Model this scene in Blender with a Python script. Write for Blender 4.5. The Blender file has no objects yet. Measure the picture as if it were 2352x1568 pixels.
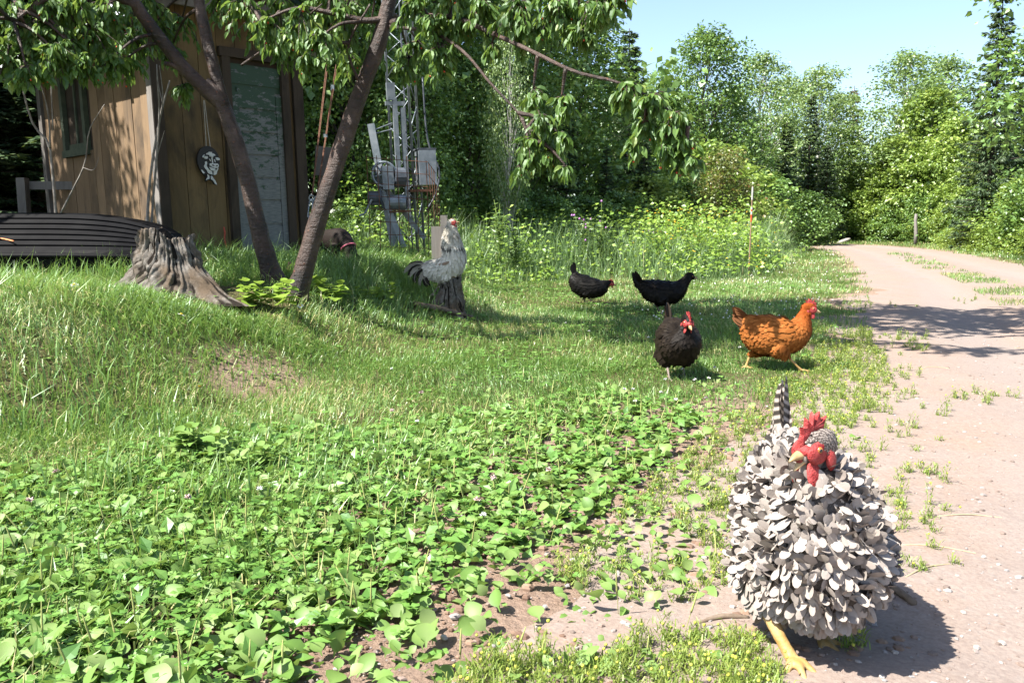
import bpy, bmesh, math, random
import numpy as np
from mathutils import Vector, Matrix

sc = bpy.context.scene
COL = sc.collection
random.seed(7)
RNG = np.random.default_rng(7)
R = math.radians

# ------------------------------------------------------------------ camera
CAM_H = 0.76
PITCH = R(7.09)
cam_d = bpy.data.cameras.new('camera')
cam_d.sensor_width = 36.0
cam_d.lens = 36.0 * 1897.0 / 2352.0
cam_d.clip_start = 0.02
cam_d.clip_end = 3000
cam = bpy.data.objects.new('camera', cam_d)
COL.objects.link(cam)
cam.location = (0, 0, CAM_H)
cam.rotation_euler = (R(90) - PITCH, 0, 0)
sc.camera = cam

# ------------------------------------------------------------------ light
SUN_EL, SUN_TRAVEL = R(53), R(30)          # height; heading the light travels, from +X towards +Y
world = bpy.data.worlds.new('World')
sc.world = world
world.use_nodes = True
wn = world.node_tree
bg = wn.nodes['Background']
sky = wn.nodes.new('ShaderNodeTexSky')
sky.sky_type = 'NISHITA'
sky.sun_disc = False
sky.sun_elevation = SUN_EL
_to = (-math.cos(SUN_TRAVEL), -math.sin(SUN_TRAVEL))
sky.sun_rotation = math.atan2(_to[0], _to[1])
sky.air_density = 1.0
sky.dust_density = 1.2
sky.ozone_density = 1.0
wn.links.new(sky.outputs[0], bg.inputs[0])
bg.inputs[1].default_value = 0.085
sun_d = bpy.data.lights.new('sun', 'SUN')
sun_d.energy = 4.8
sun_d.angle = R(0.53)
sun_d.color = (1.0, 0.95, 0.86)
sun = bpy.data.objects.new('sun', sun_d)
COL.objects.link(sun)
_tr = Vector((math.cos(SUN_TRAVEL) * math.cos(SUN_EL), math.sin(SUN_TRAVEL) * math.cos(SUN_EL), -math.sin(SUN_EL)))
sun.rotation_euler = _tr.to_track_quat('-Z', 'Y').to_euler()
sun.location = (-20, -10, 25)
vs = sc.view_settings
vs.view_transform = 'Standard'
vs.look = 'None'
vs.exposure = 1.8
vs.gamma = 1.0
vs.use_curve_mapping = False
sc.render.engine = 'CYCLES'
sc.cycles.use_denoising = True
sc.cycles.max_bounces = 6
sc.cycles.diffuse_bounces = 3
sc.cycles.transmission_bounces = 4
sc.cycles.transparent_max_bounces = 4

# ------------------------------------------------------------------ helpers
FPX = 1897.0
CT, ST = math.cos(PITCH), math.sin(PITCH)

def ray(x, y):
    u, v = (x - 1176) / FPX, (784 - y) / FPX
    return np.array([u, CT + v * ST, -ST + v * CT])

def at(x, y, Y):
    """world point at ground distance Y seen along the direction (x, y) of a 2352 px wide view"""
    d = ray(x, y)
    return Vector((d[0] / d[1] * Y, Y, CAM_H + d[2] / d[1] * Y))

def gp(x, y, z=0.0):
    d = ray(x, y)
    t = (z - CAM_H) / d[2]
    return (d[0] * t, d[1] * t)

def hash2(ix, iy, seed=0):
    n = (ix.astype(np.int64) * 374761393 + iy.astype(np.int64) * 668265263 + seed * 982451653) & 0x7fffffff
    n = ((n ^ (n >> 13)) * 1274126177) & 0x7fffffff
    return ((n ^ (n >> 16)) & 0xffff) / 65535.0

def noise2(x, y, seed=0):
    x, y = np.asarray(x, float), np.asarray(y, float)
    ix, iy = np.floor(x), np.floor(y)
    fx, fy = x - ix, y - iy
    fx, fy = fx * fx * (3 - 2 * fx), fy * fy * (3 - 2 * fy)
    a, b = hash2(ix, iy, seed), hash2(ix + 1, iy, seed)
    c, d = hash2(ix, iy + 1, seed), hash2(ix + 1, iy + 1, seed)
    return (a * (1 - fx) + b * fx) * (1 - fy) + (c * (1 - fx) + d * fx) * fy

def fbm(x, y, seed=0, o=3):
    s, a, t = 0, 0.5, 0
    for k in range(o):
        s = s + a * noise2(np.asarray(x) * 2 ** k, np.asarray(y) * 2 ** k, seed + k)
        t += a
        a *= 0.5
    return s / t

def sm(t):
    t = np.clip(t, 0, 1)
    return t * t * (3 - 2 * t)

def build(name, V, Fs, mat=None, parent=None, attrs=None, smooth=False, mats=None, mat_idx=None):
    """one mesh object from numpy arrays: vertices and a list of face arrays of equal size each"""
    V = np.asarray(V, np.float32).reshape(-1, 3)
    Fs = [np.asarray(f, np.int32) for f in Fs if len(f)]
    me = bpy.data.meshes.new(name)
    nl = sum(f.size for f in Fs)
    nf = sum(len(f) for f in Fs)
    me.vertices.add(len(V)); me.loops.add(nl); me.polygons.add(nf)
    me.vertices.foreach_set('co', V.ravel())
    me.loops.foreach_set('vertex_index', np.concatenate([f.ravel() for f in Fs]))
    tot = np.concatenate([np.full(len(f), f.shape[1], np.int32) for f in Fs])
    st = np.concatenate([[0], np.cumsum(tot)[:-1]]).astype(np.int32)
    me.polygons.foreach_set('loop_start', st)
    me.polygons.foreach_set('loop_total', tot)
    me.polygons.foreach_set('use_smooth', np.full(nf, bool(smooth)))
    if mat_idx is not None:
        me.polygons.foreach_set('material_index', np.asarray(mat_idx, np.int32))
    for k, a in (attrs or {}).items():
        a = np.asarray(a, np.float32)
        if a.ndim == 1:
            at_ = me.attributes.new(k, 'FLOAT', 'POINT'); at_.data.foreach_set('value', a)
        else:
            if a.shape[1] == 3:
                a = np.concatenate([a, np.ones((len(a), 1), np.float32)], 1)
            at_ = me.attributes.new(k, 'FLOAT_COLOR', 'POINT'); at_.data.foreach_set('color', a.ravel())
    me.update(calc_edges=True)
    for m in (mats or ([mat] if mat else [])):
        me.materials.append(m)
    o = bpy.data.objects.new(name, me)
    COL.objects.link(o)
    if parent is not None:
        o.parent = parent
    return o

def thing(name, label, cat, loc=(0, 0, 0), rot=(0, 0, 0), group=None, scale=None):
    o = bpy.data.objects.new(name, None)
    COL.objects.link(o)
    o.empty_display_size = 0.1
    o.location = loc; o.rotation_euler = rot
    if scale is not None:
        o.scale = scale
    return tag(o, label, cat, group)

def tag(o, label=None, cat=None, group=None, kind=None):
    if label: o['label'] = label
    if cat: o['category'] = cat
    if group: o['group'] = group
    if kind: o['kind'] = kind
    return o

def copy_tree(o, parent=None):
    c = o.copy()
    COL.objects.link(c)
    c.parent = parent
    for ch in list(o.children):
        copy_tree(ch, c)
    return c

class MB:
    """collects closed pieces for one mesh"""
    def __init__(s):
        s.V, s.F3, s.F4, s.n = [], [], [], 0
    def add(s, V, F3=(), F4=()):
        V = np.asarray(V, float).reshape(-1, 3)
        if len(F3): s.F3.append(np.asarray(F3) + s.n)
        if len(F4): s.F4.append(np.asarray(F4) + s.n)
        s.V.append(V); s.n += len(V)
        return s
    def box(s, c, d, rot=None):
        c = np.asarray(c, float); h = np.asarray(d, float) / 2
        V = np.array([[x, y, z] for z in (-1, 1) for y in (-1, 1) for x in (-1, 1)]) * h
        if rot is not None:
            V = V @ np.array(rot.to_3x3() if isinstance(rot, Matrix) else rot).T
        return s.add(V + c, F4=[[0, 2, 3, 1], [4, 5, 7, 6], [0, 1, 5, 4], [2, 6, 7, 3], [0, 4, 6, 2], [1, 3, 7, 5]])
    def bar(s, a, b, w, t, up=(0, 0, 1)):
        a, b = Vector(a), Vector(b)
        d = (b - a); L = d.length; d.normalize()
        x = d.cross(Vector(up))
        if x.length < 1e-4: x = d.cross(Vector((1, 0, 0)))
        x.normalize(); z = x.cross(d)
        M = np.array([[x.x, d.x, z.x], [x.y, d.y, z.y], [x.z, d.z, z.z]])
        return s.box((a + b) / 2, (w, L, t), M)
    def tube(s, pts, rad, seg=8, cap=True, wob=0, seed=0):
        V, F4, F3 = tube(pts, rad, seg, cap, wob, seed)
        return s.add(V, F3, F4)
    def sphere(s, c, r, nu=10, nv=7, rot=None):
        V, F3, F4 = uvsphere(nu, nv)
        V = V * np.asarray(r)
        if rot is not None: V = V @ np.array(rot.to_3x3() if isinstance(rot, Matrix) else rot).T
        return s.add(V + np.asarray(c, float), F3, F4)
    def build(s, name, mat=None, parent=None, smooth=False, **k):
        V = np.concatenate(s.V)
        Fs = []
        if s.F3: Fs.append(np.concatenate(s.F3))
        if s.F4: Fs.append(np.concatenate(s.F4))
        return build(name, V, Fs, mat, parent, smooth=smooth, **k)

def uvsphere(nu, nv):
    V = [[0, 0, 1]]
    for j in range(1, nv):
        a = math.pi * j / nv
        for i in range(nu):
            b = 2 * math.pi * i / nu
            V.append([math.sin(a) * math.cos(b), math.sin(a) * math.sin(b), math.cos(a)])
    V.append([0, 0, -1])
    F3, F4 = [], []
    for i in range(nu):
        F3.append([0, 1 + i, 1 + (i + 1) % nu])
        F3.append([len(V) - 1, 1 + (nv - 2) * nu + (i + 1) % nu, 1 + (nv - 2) * nu + i])
    for j in range(nv - 2):
        for i in range(nu):
            a = 1 + j * nu + i; b = 1 + j * nu + (i + 1) % nu
            F4.append([a, a + nu, b + nu, b])
    return np.array(V), F3, F4

def tube(pts, rad, seg=8, cap=True, wob=0, seed=0):
    P = np.asarray([list(p) for p in pts], float)
    n = len(P)
    rad = np.broadcast_to(np.asarray(rad, float), (n,)) if np.ndim(rad) <= 1 and np.size(rad) in (1, n) else np.interp(np.linspace(0, 1, n), np.linspace(0, 1, len(rad)), rad)
    T = np.gradient(P, axis=0); T /= np.linalg.norm(T, axis=1)[:, None] + 1e-9
    ref = np.array([0, 0, 1.0]) if abs(T[0][2]) < .9 else np.array([1.0, 0, 0])
    N = np.zeros_like(P)
    x = np.cross(T[0], ref); x /= np.linalg.norm(x)
    for i in range(n):
        x = x - T[i] * np.dot(x, T[i]); x /= np.linalg.norm(x) + 1e-9
        N[i] = x
    B = np.cross(T, N)
    a = np.arange(seg) * 2 * math.pi / seg
    r = rad[:, None] * np.ones(seg)
    if wob:
        rg = np.random.default_rng(seed)
        r = r * (1 + wob * (rg.random((n, seg)) - .5))
    V = P[:, None, :] + r[..., None] * (np.cos(a)[None, :, None] * N[:, None, :] + np.sin(a)[None, :, None] * B[:, None, :])
    V = V.reshape(-1, 3)
    i, j = np.meshgrid(np.arange(n - 1), np.arange(seg), indexing='ij')
    i, j = i.ravel(), j.ravel(); k = (j + 1) % seg
    F4 = np.stack([i * seg + j, i * seg + k, (i + 1) * seg + k, (i + 1) * seg + j], 1)
    F3 = []
    if cap:
        V = np.concatenate([V, P[[0, -1]]])
        c0, c1 = n * seg, n * seg + 1
        for j in range(seg):
            F3.append([c0, (j + 1) % seg, j])
            F3.append([c1, (n - 1) * seg + j, (n - 1) * seg + (j + 1) % seg])
    return V, F4, F3

def catmull(P, n):
    """n points along a smooth curve through the rows of P"""
    P = np.asarray(P, float)
    Q = np.concatenate([[2 * P[0] - P[1]], P, [2 * P[-1] - P[-2]]])
    t = np.linspace(0, len(P) - 1 - 1e-6, n)
    i = t.astype(int); f = (t - i)[:, None]
    a, b, c, d = Q[i], Q[i + 1], Q[i + 2], Q[i + 3]
    return 0.5 * (2 * b + (c - a) * f + (2 * a - 5 * b + 4 * c - d) * f ** 2 + (3 * b - a - 3 * c + d) * f ** 3)

def frames(d, n):
    """(side, along, normal) frames as columns for stamping"""
    d = d / (np.linalg.norm(d, axis=1)[:, None] + 1e-9)
    x = np.cross(d, n); x /= np.linalg.norm(x, axis=1)[:, None] + 1e-9
    z = np.cross(x, d)
    return np.stack([x, d, z], 2)

def stamp(T, F3, F4, O, M, S):
    """copies of a template at O with frame M and scale S (n,3) or (n,)"""
    T = np.asarray(T, float); n = len(O); k = len(T)
    S = np.asarray(S, float)
    if S.ndim == 1: S = np.repeat(S[:, None], 3, 1)
    V = np.einsum('nij,nkj->nki', M, T[None] * S[:, None, :]) + O[:, None, :]
    off = (np.arange(n) * k)[:, None, None]
    Fs = []
    for F in (F3, F4):
        if len(F): Fs.append((np.asarray(F)[None] + off).reshape(-1, len(F[0])))
    return V.reshape(-1, 3), Fs, k

# leaf templates: x across, y along, z up
LEAF8 = (np.array([[0, 0, 0], [-.42, .3, .10], [0, .32, 0], [.42, .3, .10], [-.36, .66, .03], [0, .66, -.06], [.36, .66, .03], [0, 1, -.2]]),
         [[0, 2, 1], [0, 3, 2], [4, 5, 7], [5, 6, 7]], [[1, 2, 5, 4], [2, 3, 6, 5]])
LEAF4 = (np.array([[0, 0, 0], [-.5, .45, .08], [0, .5, 0], [.5, .45, .08], [0, 1, -.06]]),
         [[0, 2, 1], [0, 3, 2], [1, 2, 4], [2, 3, 4]], [])
LEAF2 = (np.array([[0, 0, 0], [-.5, .5, .06], [.5, .5, .06], [0, 1, 0]]), [[0, 2, 1], [1, 2, 3]], [])

# ------------------------------------------------------------------ materials
def lin(r, g, b):
    f = lambda c: c / 12.92 if c <= .04045 else ((c + .055) / 1.055) ** 2.4
    return (f(r / 255), f(g / 255), f(b / 255), 1)

def nmat(name):
    m = bpy.data.materials.new(name); m.use_nodes = True
    nt = m.node_tree
    return m, nt, nt.nodes['Principled BSDF'], nt.nodes['Material Output']

def ramp(nt, fac, stops):
    r = nt.nodes.new('ShaderNodeValToRGB')
    e = r.color_ramp.elements
    while len(e) < len(stops): e.new(0.5)
    for k, (p, c) in enumerate(stops):
        e[k].position = p; e[k].color = c if len(c) == 4 else (*c, 1)
    nt.links.new(fac, r.inputs[0])
    return r.outputs[0]

def tnoise(nt, scale, detail=4, coord='Object', stretch=None, rough=.55):
    tc = nt.nodes.new('ShaderNodeTexCoord')
    n = nt.nodes.new('ShaderNodeTexNoise')
    n.inputs['Scale'].default_value = scale; n.inputs['Detail'].default_value = detail
    n.inputs['Roughness'].default_value = rough
    src = tc.outputs[coord]
    if stretch:
        mp = nt.nodes.new('ShaderNodeMapping'); mp.inputs['Scale'].default_value = stretch
        nt.links.new(src, mp.inputs[0]); src = mp.outputs[0]
    nt.links.new(src, n.inputs['Vector'])
    return n.outputs[0]

def bump(nt, bs, h, strength=.4, dist=.01):
    b = nt.nodes.new('ShaderNodeBump')
    b.inputs['Strength'].default_value = strength; b.inputs['Distance'].default_value = dist
    nt.links.new(h, b.inputs['Height']); nt.links.new(b.outputs[0], bs.inputs['Normal'])

def mixc(nt, fac, a, b, mode='MIX'):
    m = nt.nodes.new('ShaderNodeMix'); m.data_type = 'RGBA'; m.blend_type = mode
    for sock, v in ((m.inputs[0], fac), (m.inputs[6], a), (m.inputs[7], b)):
        if hasattr(v, 'links'): nt.links.new(v, sock)
        else: sock.default_value = v if not isinstance(v, tuple) else (v if len(v) == 4 else (*v, 1))
    return m.outputs[2]

def attr(nt, name, out='Fac'):
    a = nt.nodes.new('ShaderNodeAttribute'); a.attribute_name = name
    return a.outputs[out]

def mnoise(name, c1, c2, scale=8, rough=.8, bs=.3, bd=.01, stretch=None, detail=5, metal=0, bscale=None, lo=.35, hi=.65, spec=.3):
    m, nt, b, _ = nmat(name)
    f = tnoise(nt, scale, detail, stretch=stretch)
    nt.links.new(ramp(nt, f, [(lo, c1), (hi, c2)]), b.inputs['Base Color'])
    b.inputs['Roughness'].default_value = rough; b.inputs['Metallic'].default_value = metal
    b.inputs['Specular IOR Level'].default_value = spec
    if bs: bump(nt, b, tnoise(nt, bscale or scale * 2, 5, stretch=stretch), bs, bd)
    return m

def mleaf(name, stops, trans=.35, rough=.45, gloss=.06, objvar=.25):
    """leaf: diffuse + translucent + a little sheen; colour from the per-leaf 'var' and per-object random"""
    m, nt, b, out = nmat(name)
    nt.nodes.remove(b)
    v = attr(nt, 'var')
    if objvar:
        oi = nt.nodes.new('ShaderNodeObjectInfo')
        ma = nt.nodes.new('ShaderNodeMath'); ma.operation = 'MULTIPLY_ADD'
        nt.links.new(oi.outputs['Random'], ma.inputs[0]); ma.inputs[1].default_value = objvar
        ma.inputs[2].default_value = -objvar / 2
        ad = nt.nodes.new('ShaderNodeMath'); ad.operation = 'ADD'
        nt.links.new(v, ad.inputs[0]); nt.links.new(ma.outputs[0], ad.inputs[1]); v = ad.outputs[0]
    c = ramp(nt, v, stops)
    d = nt.nodes.new('ShaderNodeBsdfDiffuse'); t = nt.nodes.new('ShaderNodeBsdfTranslucent')
    g = nt.nodes.new('ShaderNodeBsdfGlossy'); g.inputs['Roughness'].default_value = rough
    nt.links.new(c, d.inputs[0])
    tc = mixc(nt, .5, c, (.26, .36, .06, 1), 'MIX')
    nt.links.new(tc, t.inputs[0])
    g.inputs[0].default_value = (.8, .9, .85, 1)
    m1 = nt.nodes.new('ShaderNodeMixShader'); m1.inputs[0].default_value = trans
    nt.links.new(d.outputs[0], m1.inputs[1]); nt.links.new(t.outputs[0], m1.inputs[2])
    m2 = nt.nodes.new('ShaderNodeMixShader'); m2.inputs[0].default_value = gloss
    nt.links.new(m1.outputs[0], m2.inputs[1]); nt.links.new(g.outputs[0], m2.inputs[2])
    nt.links.new(m2.outputs[0], out.inputs[0])
    return m
# ------------------------------------------------------------------ terrain
_rz = ([-60, 6, 9, 13, 18, 25, 30, 37, 60, 200, 2000], [0, 0, .03, .08, .17, .29, .40, .58, 1.0, 1.6, 1.6])
_me = ([2.3, 2.9, 3.3, 3.7, 4.7, 6.8, 9, 14, 20, 40], [-4.2, -2.4, -1.5, -1.15, -.75, -.1, .3, -.5, -2.5, -12])
ROADC = np.array([[0.4, -6, 2.4], [.9, -3, 2.2], [1.75, .5, 1.9], [2.35, 1.75, 1.95], [2.85, 2.5, 1.95], [3.9, 4.75, 1.95], [5.3, 8, 1.95],
                  [6.0, 9.5, 1.95], [7.75, 13.7, 1.95], [9.1, 17.6, 1.9], [11.6, 24.7, 1.85], [13.0, 30, 1.8], [12.9, 33, 1.7],
                  [10.8, 35.6, 1.6], [6, 37, 1.6], [-4, 38.5, 1.6]])
ROADC = catmull(ROADC, 120)

def G(x, y):
    x, y = np.asarray(x, float), np.asarray(y, float)
    z = np.interp(y, *_rz)
    d = np.interp(y, *_me) - x
    z = z + .43 * sm(d / 1.5) + .12 * sm((-x - 2.2) / 2) * sm((y - 5) / 3)
    z = z + (fbm(x * .9, y * .9, 3) - .5) * .07 * sm((d + 2.5) / 2)
    z = z + (fbm(x * 3.1, y * 3.1, 11, 2) - .5) * .022
    # wheel tracks worn a little into the drive
    rd, rc = road_sd(x, y)
    z = z - .03 * np.exp(-((np.abs(rc) - .8) / .3) ** 2) * (rd < 0)
    return z

def road_sd(x, y):
    """signed distance to the drive's edge (negative inside) and signed offset from its centre line"""
    x, y = np.asarray(x, float), np.asarray(y, float)
    sh = x.shape
    p = np.stack([x.ravel(), y.ravel()], 1)
    best = np.full(len(p), 1e9); off = np.zeros(len(p))
    A, B = ROADC[:-1], ROADC[1:]
    for a, b in zip(A, B):
        ab = b[:2] - a[:2]; L2 = ab @ ab
        t = np.clip(((p - a[:2]) @ ab) / L2, 0, 1)
        q = a[:2] + t[:, None] * ab
        dv = p - q
        d = np.linalg.norm(dv, axis=1)
        w = a[2] + t * (b[2] - a[2])
        s = d - w
        m = s < best
        best[m] = s[m]
        sg = np.sign(ab[1] * dv[:, 0] - ab[0] * dv[:, 1])
        off[m] = (d * sg)[m]
    return best.reshape(sh), off.reshape(sh)

def gz(x, y):
    return float(G(np.array([x]), np.array([y]))[0])

def gpt(x, y, it=12):
    """point of the terrain seen in direction (x, y)"""
    z = 0.0
    for _ in range(it):
        p = gp(x, y, z)
        z = .5 * z + .5 * gz(*p)
    return Vector((p[0], p[1], gz(*p)))

def inpoly(x, y, poly):
    c = np.zeros(np.shape(x), bool)
    n = len(poly)
    for i in range(n):
        x1, y1 = poly[i]; x2, y2 = poly[(i + 1) % n]
        m = ((y1 > y) != (y2 > y)) & (x < (x2 - x1) * (y - y1) / (y2 - y1 + 1e-12) + x1)
        c ^= m
    return c

def gpoly(pts):
    return [gp(*p) for p in pts]

PLANTAIN = gpoly([(-150, 1130), (300, 1040), (600, 1000), (950, 980), (1400, 905), (1640, 960), (1560, 1030), (1500, 1110), (1400, 1200),
                  (1270, 1260), (1130, 1300), (1040, 1400), (800, 1470), (620, 1600), (500, 1760), (-250, 1800)])
MAYWEED = gpoly([(1230, 1330), (1440, 1180), (1560, 1060), (1660, 960), (1880, 800), (2000, 760), (2060, 900), (1980, 960), (1900, 1120), (1720, 1320), (1520, 1400)])
MAYWEED2 = gpoly([(1000, 1640), (1150, 1500), (1330, 1530), (1560, 1460), (1760, 1470), (1800, 1640)])
BARE = [tuple(gpt(*q)[:2]) for q in ((570, 860), (700, 855), (760, 890), (640, 915), (500, 905))]
_weeds = [(-2.2, 11.2), (-.6, 12.2), (1.4, 13.6), (3.0, 13.2), (4.3, 14.2), (5.6, 17.5), (7.6, 22.5), (10.4, 30), (10.2, 33), (7.5, 34.5), (3, 30), (-4, 20)]
WEEDS = _weeds

def ground_mix(x, y):
    """share of plant litter and soil (1) against bare earth (0)"""
    rd, rc = road_sd(x, y)
    n = fbm(x * 2.3, y * 2.3, 5)
    g = sm((rd + .25 + (n - .5) * 1.1) / .5)
    near = sm((4.8 - y) / 1.5)
    lim = np.interp(y, [1, 1.75, 2.5, 3.5, 5], [-.9, -.3, .0, .6, 1.6])
    g2 = sm((lim - x + (n - .5) * .7) / .35)
    g = g * (1 - near) + np.minimum(g, g2) * near
    bx, by = np.mean(np.array(BARE), 0)
    g = g * (1 - .70 * sm(1.6 - 1.5 * np.hypot((x - bx) / .50, (y - by) / .34) + (n - .5) * 2.6))
    return g

def axis_pts(segs):
    out = []
    for a, b, st in segs:
        out.append(np.arange(a, b, st))
    return np.concatenate(out)
gx = axis_pts([(-1500, -200, 130), (-200, -40, 16), (-40, -10, 2), (-10, -5, .3), (-5, 4, .06), (4, 14, .25), (14, 40, 2), (40, 200, 16), (200, 1501, 130)])
gy = axis_pts([(-200, -20, 20), (-20, -2, 1.5), (-2, .6, .3), (.6, 7, .06), (7, 16, .16), (16, 44, .6), (44, 200, 12), (200, 1801, 160)])
GX, GY = np.meshgrid(gx, gy)
GZ = G(GX, GY)
ny, nx = GX.shape
ii, jj = np.meshgrid(np.arange(ny - 1), np.arange(nx - 1), indexing='ij')
ii, jj = ii.ravel(), jj.ravel()
gF = np.stack([ii * nx + jj, ii * nx + jj + 1, (ii + 1) * nx + jj + 1, (ii + 1) * nx + jj], 1)

def m_ground():
    m, nt, b, _ = nmat('earth_and_litter')
    g = attr(nt, 'litter')
    n1 = tnoise(nt, 3.0, 6); n2 = tnoise(nt, 60, 4)
    soil = mixc(nt, .5, ramp(nt, n1, [(.3, (0.245, 0.166, 0.123)), (.7, (0.302, 0.220, 0.172))]), ramp(nt, n2, [(.3, (0.187, 0.124, 0.093)), (.7, (0.326, 0.240, 0.190))]))
    lit = mixc(nt, .5, ramp(nt, n1, [(.3, (.055, .062, .022)), (.7, (.11, .105, .045))]), ramp(nt, n2, [(.35, (.045, .045, .018)), (.7, (.15, .12, .065))]))
    nt.links.new(mixc(nt, g, soil, lit), b.inputs['Base Color'])
    b.inputs['Roughness'].default_value = .95; b.inputs['Specular IOR Level'].default_value = .1
    bump(nt, b, tnoise(nt, 45, 8, rough=.7), .9, .03)
    return m
ground = build('ground', np.stack([GX, GY, GZ], -1).reshape(-1, 3), [gF], m_ground(), smooth=True,
               attrs={'litter': ground_mix(GX.ravel(), GY.ravel())})
tag(ground, kind='structure')

# driveway: gravel sheet laid on the ground with ragged edges
def m_gravel():
    m, nt, b, _ = nmat('packed_gravel')
    n1 = tnoise(nt, .55, 5); n2 = tnoise(nt, 120, 3); n3 = tnoise(nt, 14, 6)
    tc = nt.nodes.new('ShaderNodeTexCoord')
    vo = nt.nodes.new('ShaderNodeTexVoronoi'); vo.inputs['Scale'].default_value = 75
    nt.links.new(tc.outputs['Object'], vo.inputs['Vector'])
    base = ramp(nt, n1, [(.36, (0.227, 0.158, 0.118)), (.5, (0.206, 0.165, 0.142)), (.66, (0.248, 0.170, 0.123))])
    st = nt.nodes.new('ShaderNodeSeparateColor'); nt.links.new(vo.outputs['Color'], st.inputs[0])
    peb = ramp(nt, st.outputs[0], [(0, (0.126, 0.101, 0.091)), (.45, (0.207, 0.163, 0.143)), (.8, (0.186, 0.181, 0.178)), (1, (0.293, 0.250, 0.216))])
    c = mixc(nt, ramp(nt, n3, [(.42, (0.15, 0.15, 0.15)), (.62, (0.495, 0.495, 0.495))]), base, peb)
    sp_ = nt.nodes.new('ShaderNodeSeparateXYZ'); nt.links.new(tc.outputs['Object'], sp_.inputs[0])
    trk = attr(nt, 'track')
    c = mixc(nt, ramp(nt, trk, [(.25, (0, 0, 0)), (.8, (.55, .55, .55))]), c, (.205, .185, .178, 1))
    c = mixc(nt, ramp(nt, tnoise(nt, 1.7, 6, rough=.65), [(.50, (0, 0, 0)), (.66, (.6, .6, .6))]), c, (.20, .175, .165, 1))
    c = mixc(nt, .35, c, ramp(nt, n2, [(.3, (0.158, 0.112, 0.092)), (.7, (0.317, 0.251, 0.211))]))
    nt.links.new(c, b.inputs['Base Color'])
    b.inputs['Roughness'].default_value = .95; b.inputs['Specular IOR Level'].default_value = .15
    hh = mixc(nt, .5, tnoise(nt, 34, 9, rough=.72), tnoise(nt, 9, 4))
    bump(nt, b, hh, .7, .016)
    return m
M_GRAVEL = m_gravel()
cl = ROADC
T = np.gradient(cl[:, :2], axis=0); T /= np.linalg.norm(T, axis=1)[:, None]
Nn = np.stack([T[:, 1], -T[:, 0]], 1)
ns = 44
rows = []
cl_f = catmull(cl, 900)
T = np.gradient(cl_f[:, :2], axis=0); T /= np.linalg.norm(T, axis=1)[:, None]
Nn = np.stack([T[:, 1], -T[:, 0]], 1)
s = np.linspace(-1, 1, ns)
ragL = .97 + (fbm(cl_f[:, 1] * 1.3, cl_f[:, 0] * 0, 21, 5) - .5) * .6
ragR = 1 + (fbm(cl_f[:, 1] * 1.6, cl_f[:, 0] * 0, 27, 4) - .5) * .35
w = cl_f[:, 2][:, None] * np.where(s < 0, ragL[:, None], ragR[:, None])
RX = cl_f[:, 0][:, None] + Nn[:, 0][:, None] * s * w
RY = cl_f[:, 1][:, None] + Nn[:, 1][:, None] * s * w
RZ = G(RX, RY) + .006 - .012 * (np.abs(s) > .97)
n0, n1 = RX.shape
ii, jj = np.meshgrid(np.arange(n0 - 1), np.arange(n1 - 1), indexing='ij'); ii, jj = ii.ravel(), jj.ravel()
road = build('driveway', np.stack([RX, RY, RZ], -1).reshape(-1, 3), [np.stack([ii * n1 + jj, ii * n1 + jj + 1, (ii + 1) * n1 + jj + 1, (ii + 1) * n1 + jj], 1)],
             M_GRAVEL, smooth=True, attrs={'track': (np.exp(-((np.abs(s * w) - .85) / .33) ** 2) * (.5 + fbm(RX * 1.3, RY * .5, 33))).ravel()})
tag(road, kind='structure')
# ------------------------------------------------------------------ shed
def m_wood(name, c1, c2, c3, axis_scale=(14, 14, .7), rough=.85, obj=True, bs=.35):
    m, nt, b, _ = nmat(name)
    oi = nt.nodes.new('ShaderNodeObjectInfo')
    tc = nt.nodes.new('ShaderNodeTexCoord')
    va = nt.nodes.new('ShaderNodeVectorMath'); va.operation = 'MULTIPLY_ADD'
    cx = nt.nodes.new('ShaderNodeCombineXYZ')
    for k in range(3): nt.links.new(oi.outputs['Random'], cx.inputs[k])
    va.inputs[1].default_value = (37, 53, 29)
    nt.links.new(cx.outputs[0], va.inputs[0]); nt.links.new(tc.outputs['Object'], va.inputs[2])
    def nz(sc_, st):
        mp = nt.nodes.new('ShaderNodeMapping'); mp.inputs['Scale'].default_value = st
        nt.links.new(va.outputs[0], mp.inputs[0])
        n = nt.nodes.new('ShaderNodeTexNoise'); n.inputs['Scale'].default_value = sc_; n.inputs['Detail'].default_value = 7; n.inputs['Roughness'].default_value = .62
        n.inputs['Distortion'].default_value = .6
        nt.links.new(mp.outputs[0], n.inputs['Vector']); return n.outputs[0]
    g1 = nz(3.0, axis_scale); g2 = nz(1.6, (1.6, 1.6, .8))
    c = mixc(nt, .5, ramp(nt, g1, [(.32, c1), (.68, c2)]), c2)
    c = mixc(nt, ramp(nt, g2, [(.48, (0, 0, 0)), (.72, (1, 1, 1))]), c, c3)
    hsv = nt.nodes.new('ShaderNodeHueSaturation')
    mr = nt.nodes.new('ShaderNodeMapRange'); mr.inputs[3].default_value = .78; mr.inputs[4].default_value = 1.15
    nt.links.new(oi.outputs['Random'], mr.inputs[0]); nt.links.new(mr.outputs[0], hsv.inputs['Value']); nt.links.new(c, hsv.inputs['Color'])
    nt.links.new(hsv.outputs[0], b.inputs['Base Color'])
    b.inputs['Roughness'].default_value = rough; b.inputs['Specular IOR Level'].default_value = .2
    bump(nt, b, g1, bs, .006)
    return m
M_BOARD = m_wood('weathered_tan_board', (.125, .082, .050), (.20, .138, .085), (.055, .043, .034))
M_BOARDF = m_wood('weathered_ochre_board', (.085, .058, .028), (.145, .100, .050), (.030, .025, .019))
M_GREY = m_wood('grey_barnwood', (.10, .092, .085), (.19, .175, .165), (.055, .05, .047))
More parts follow.
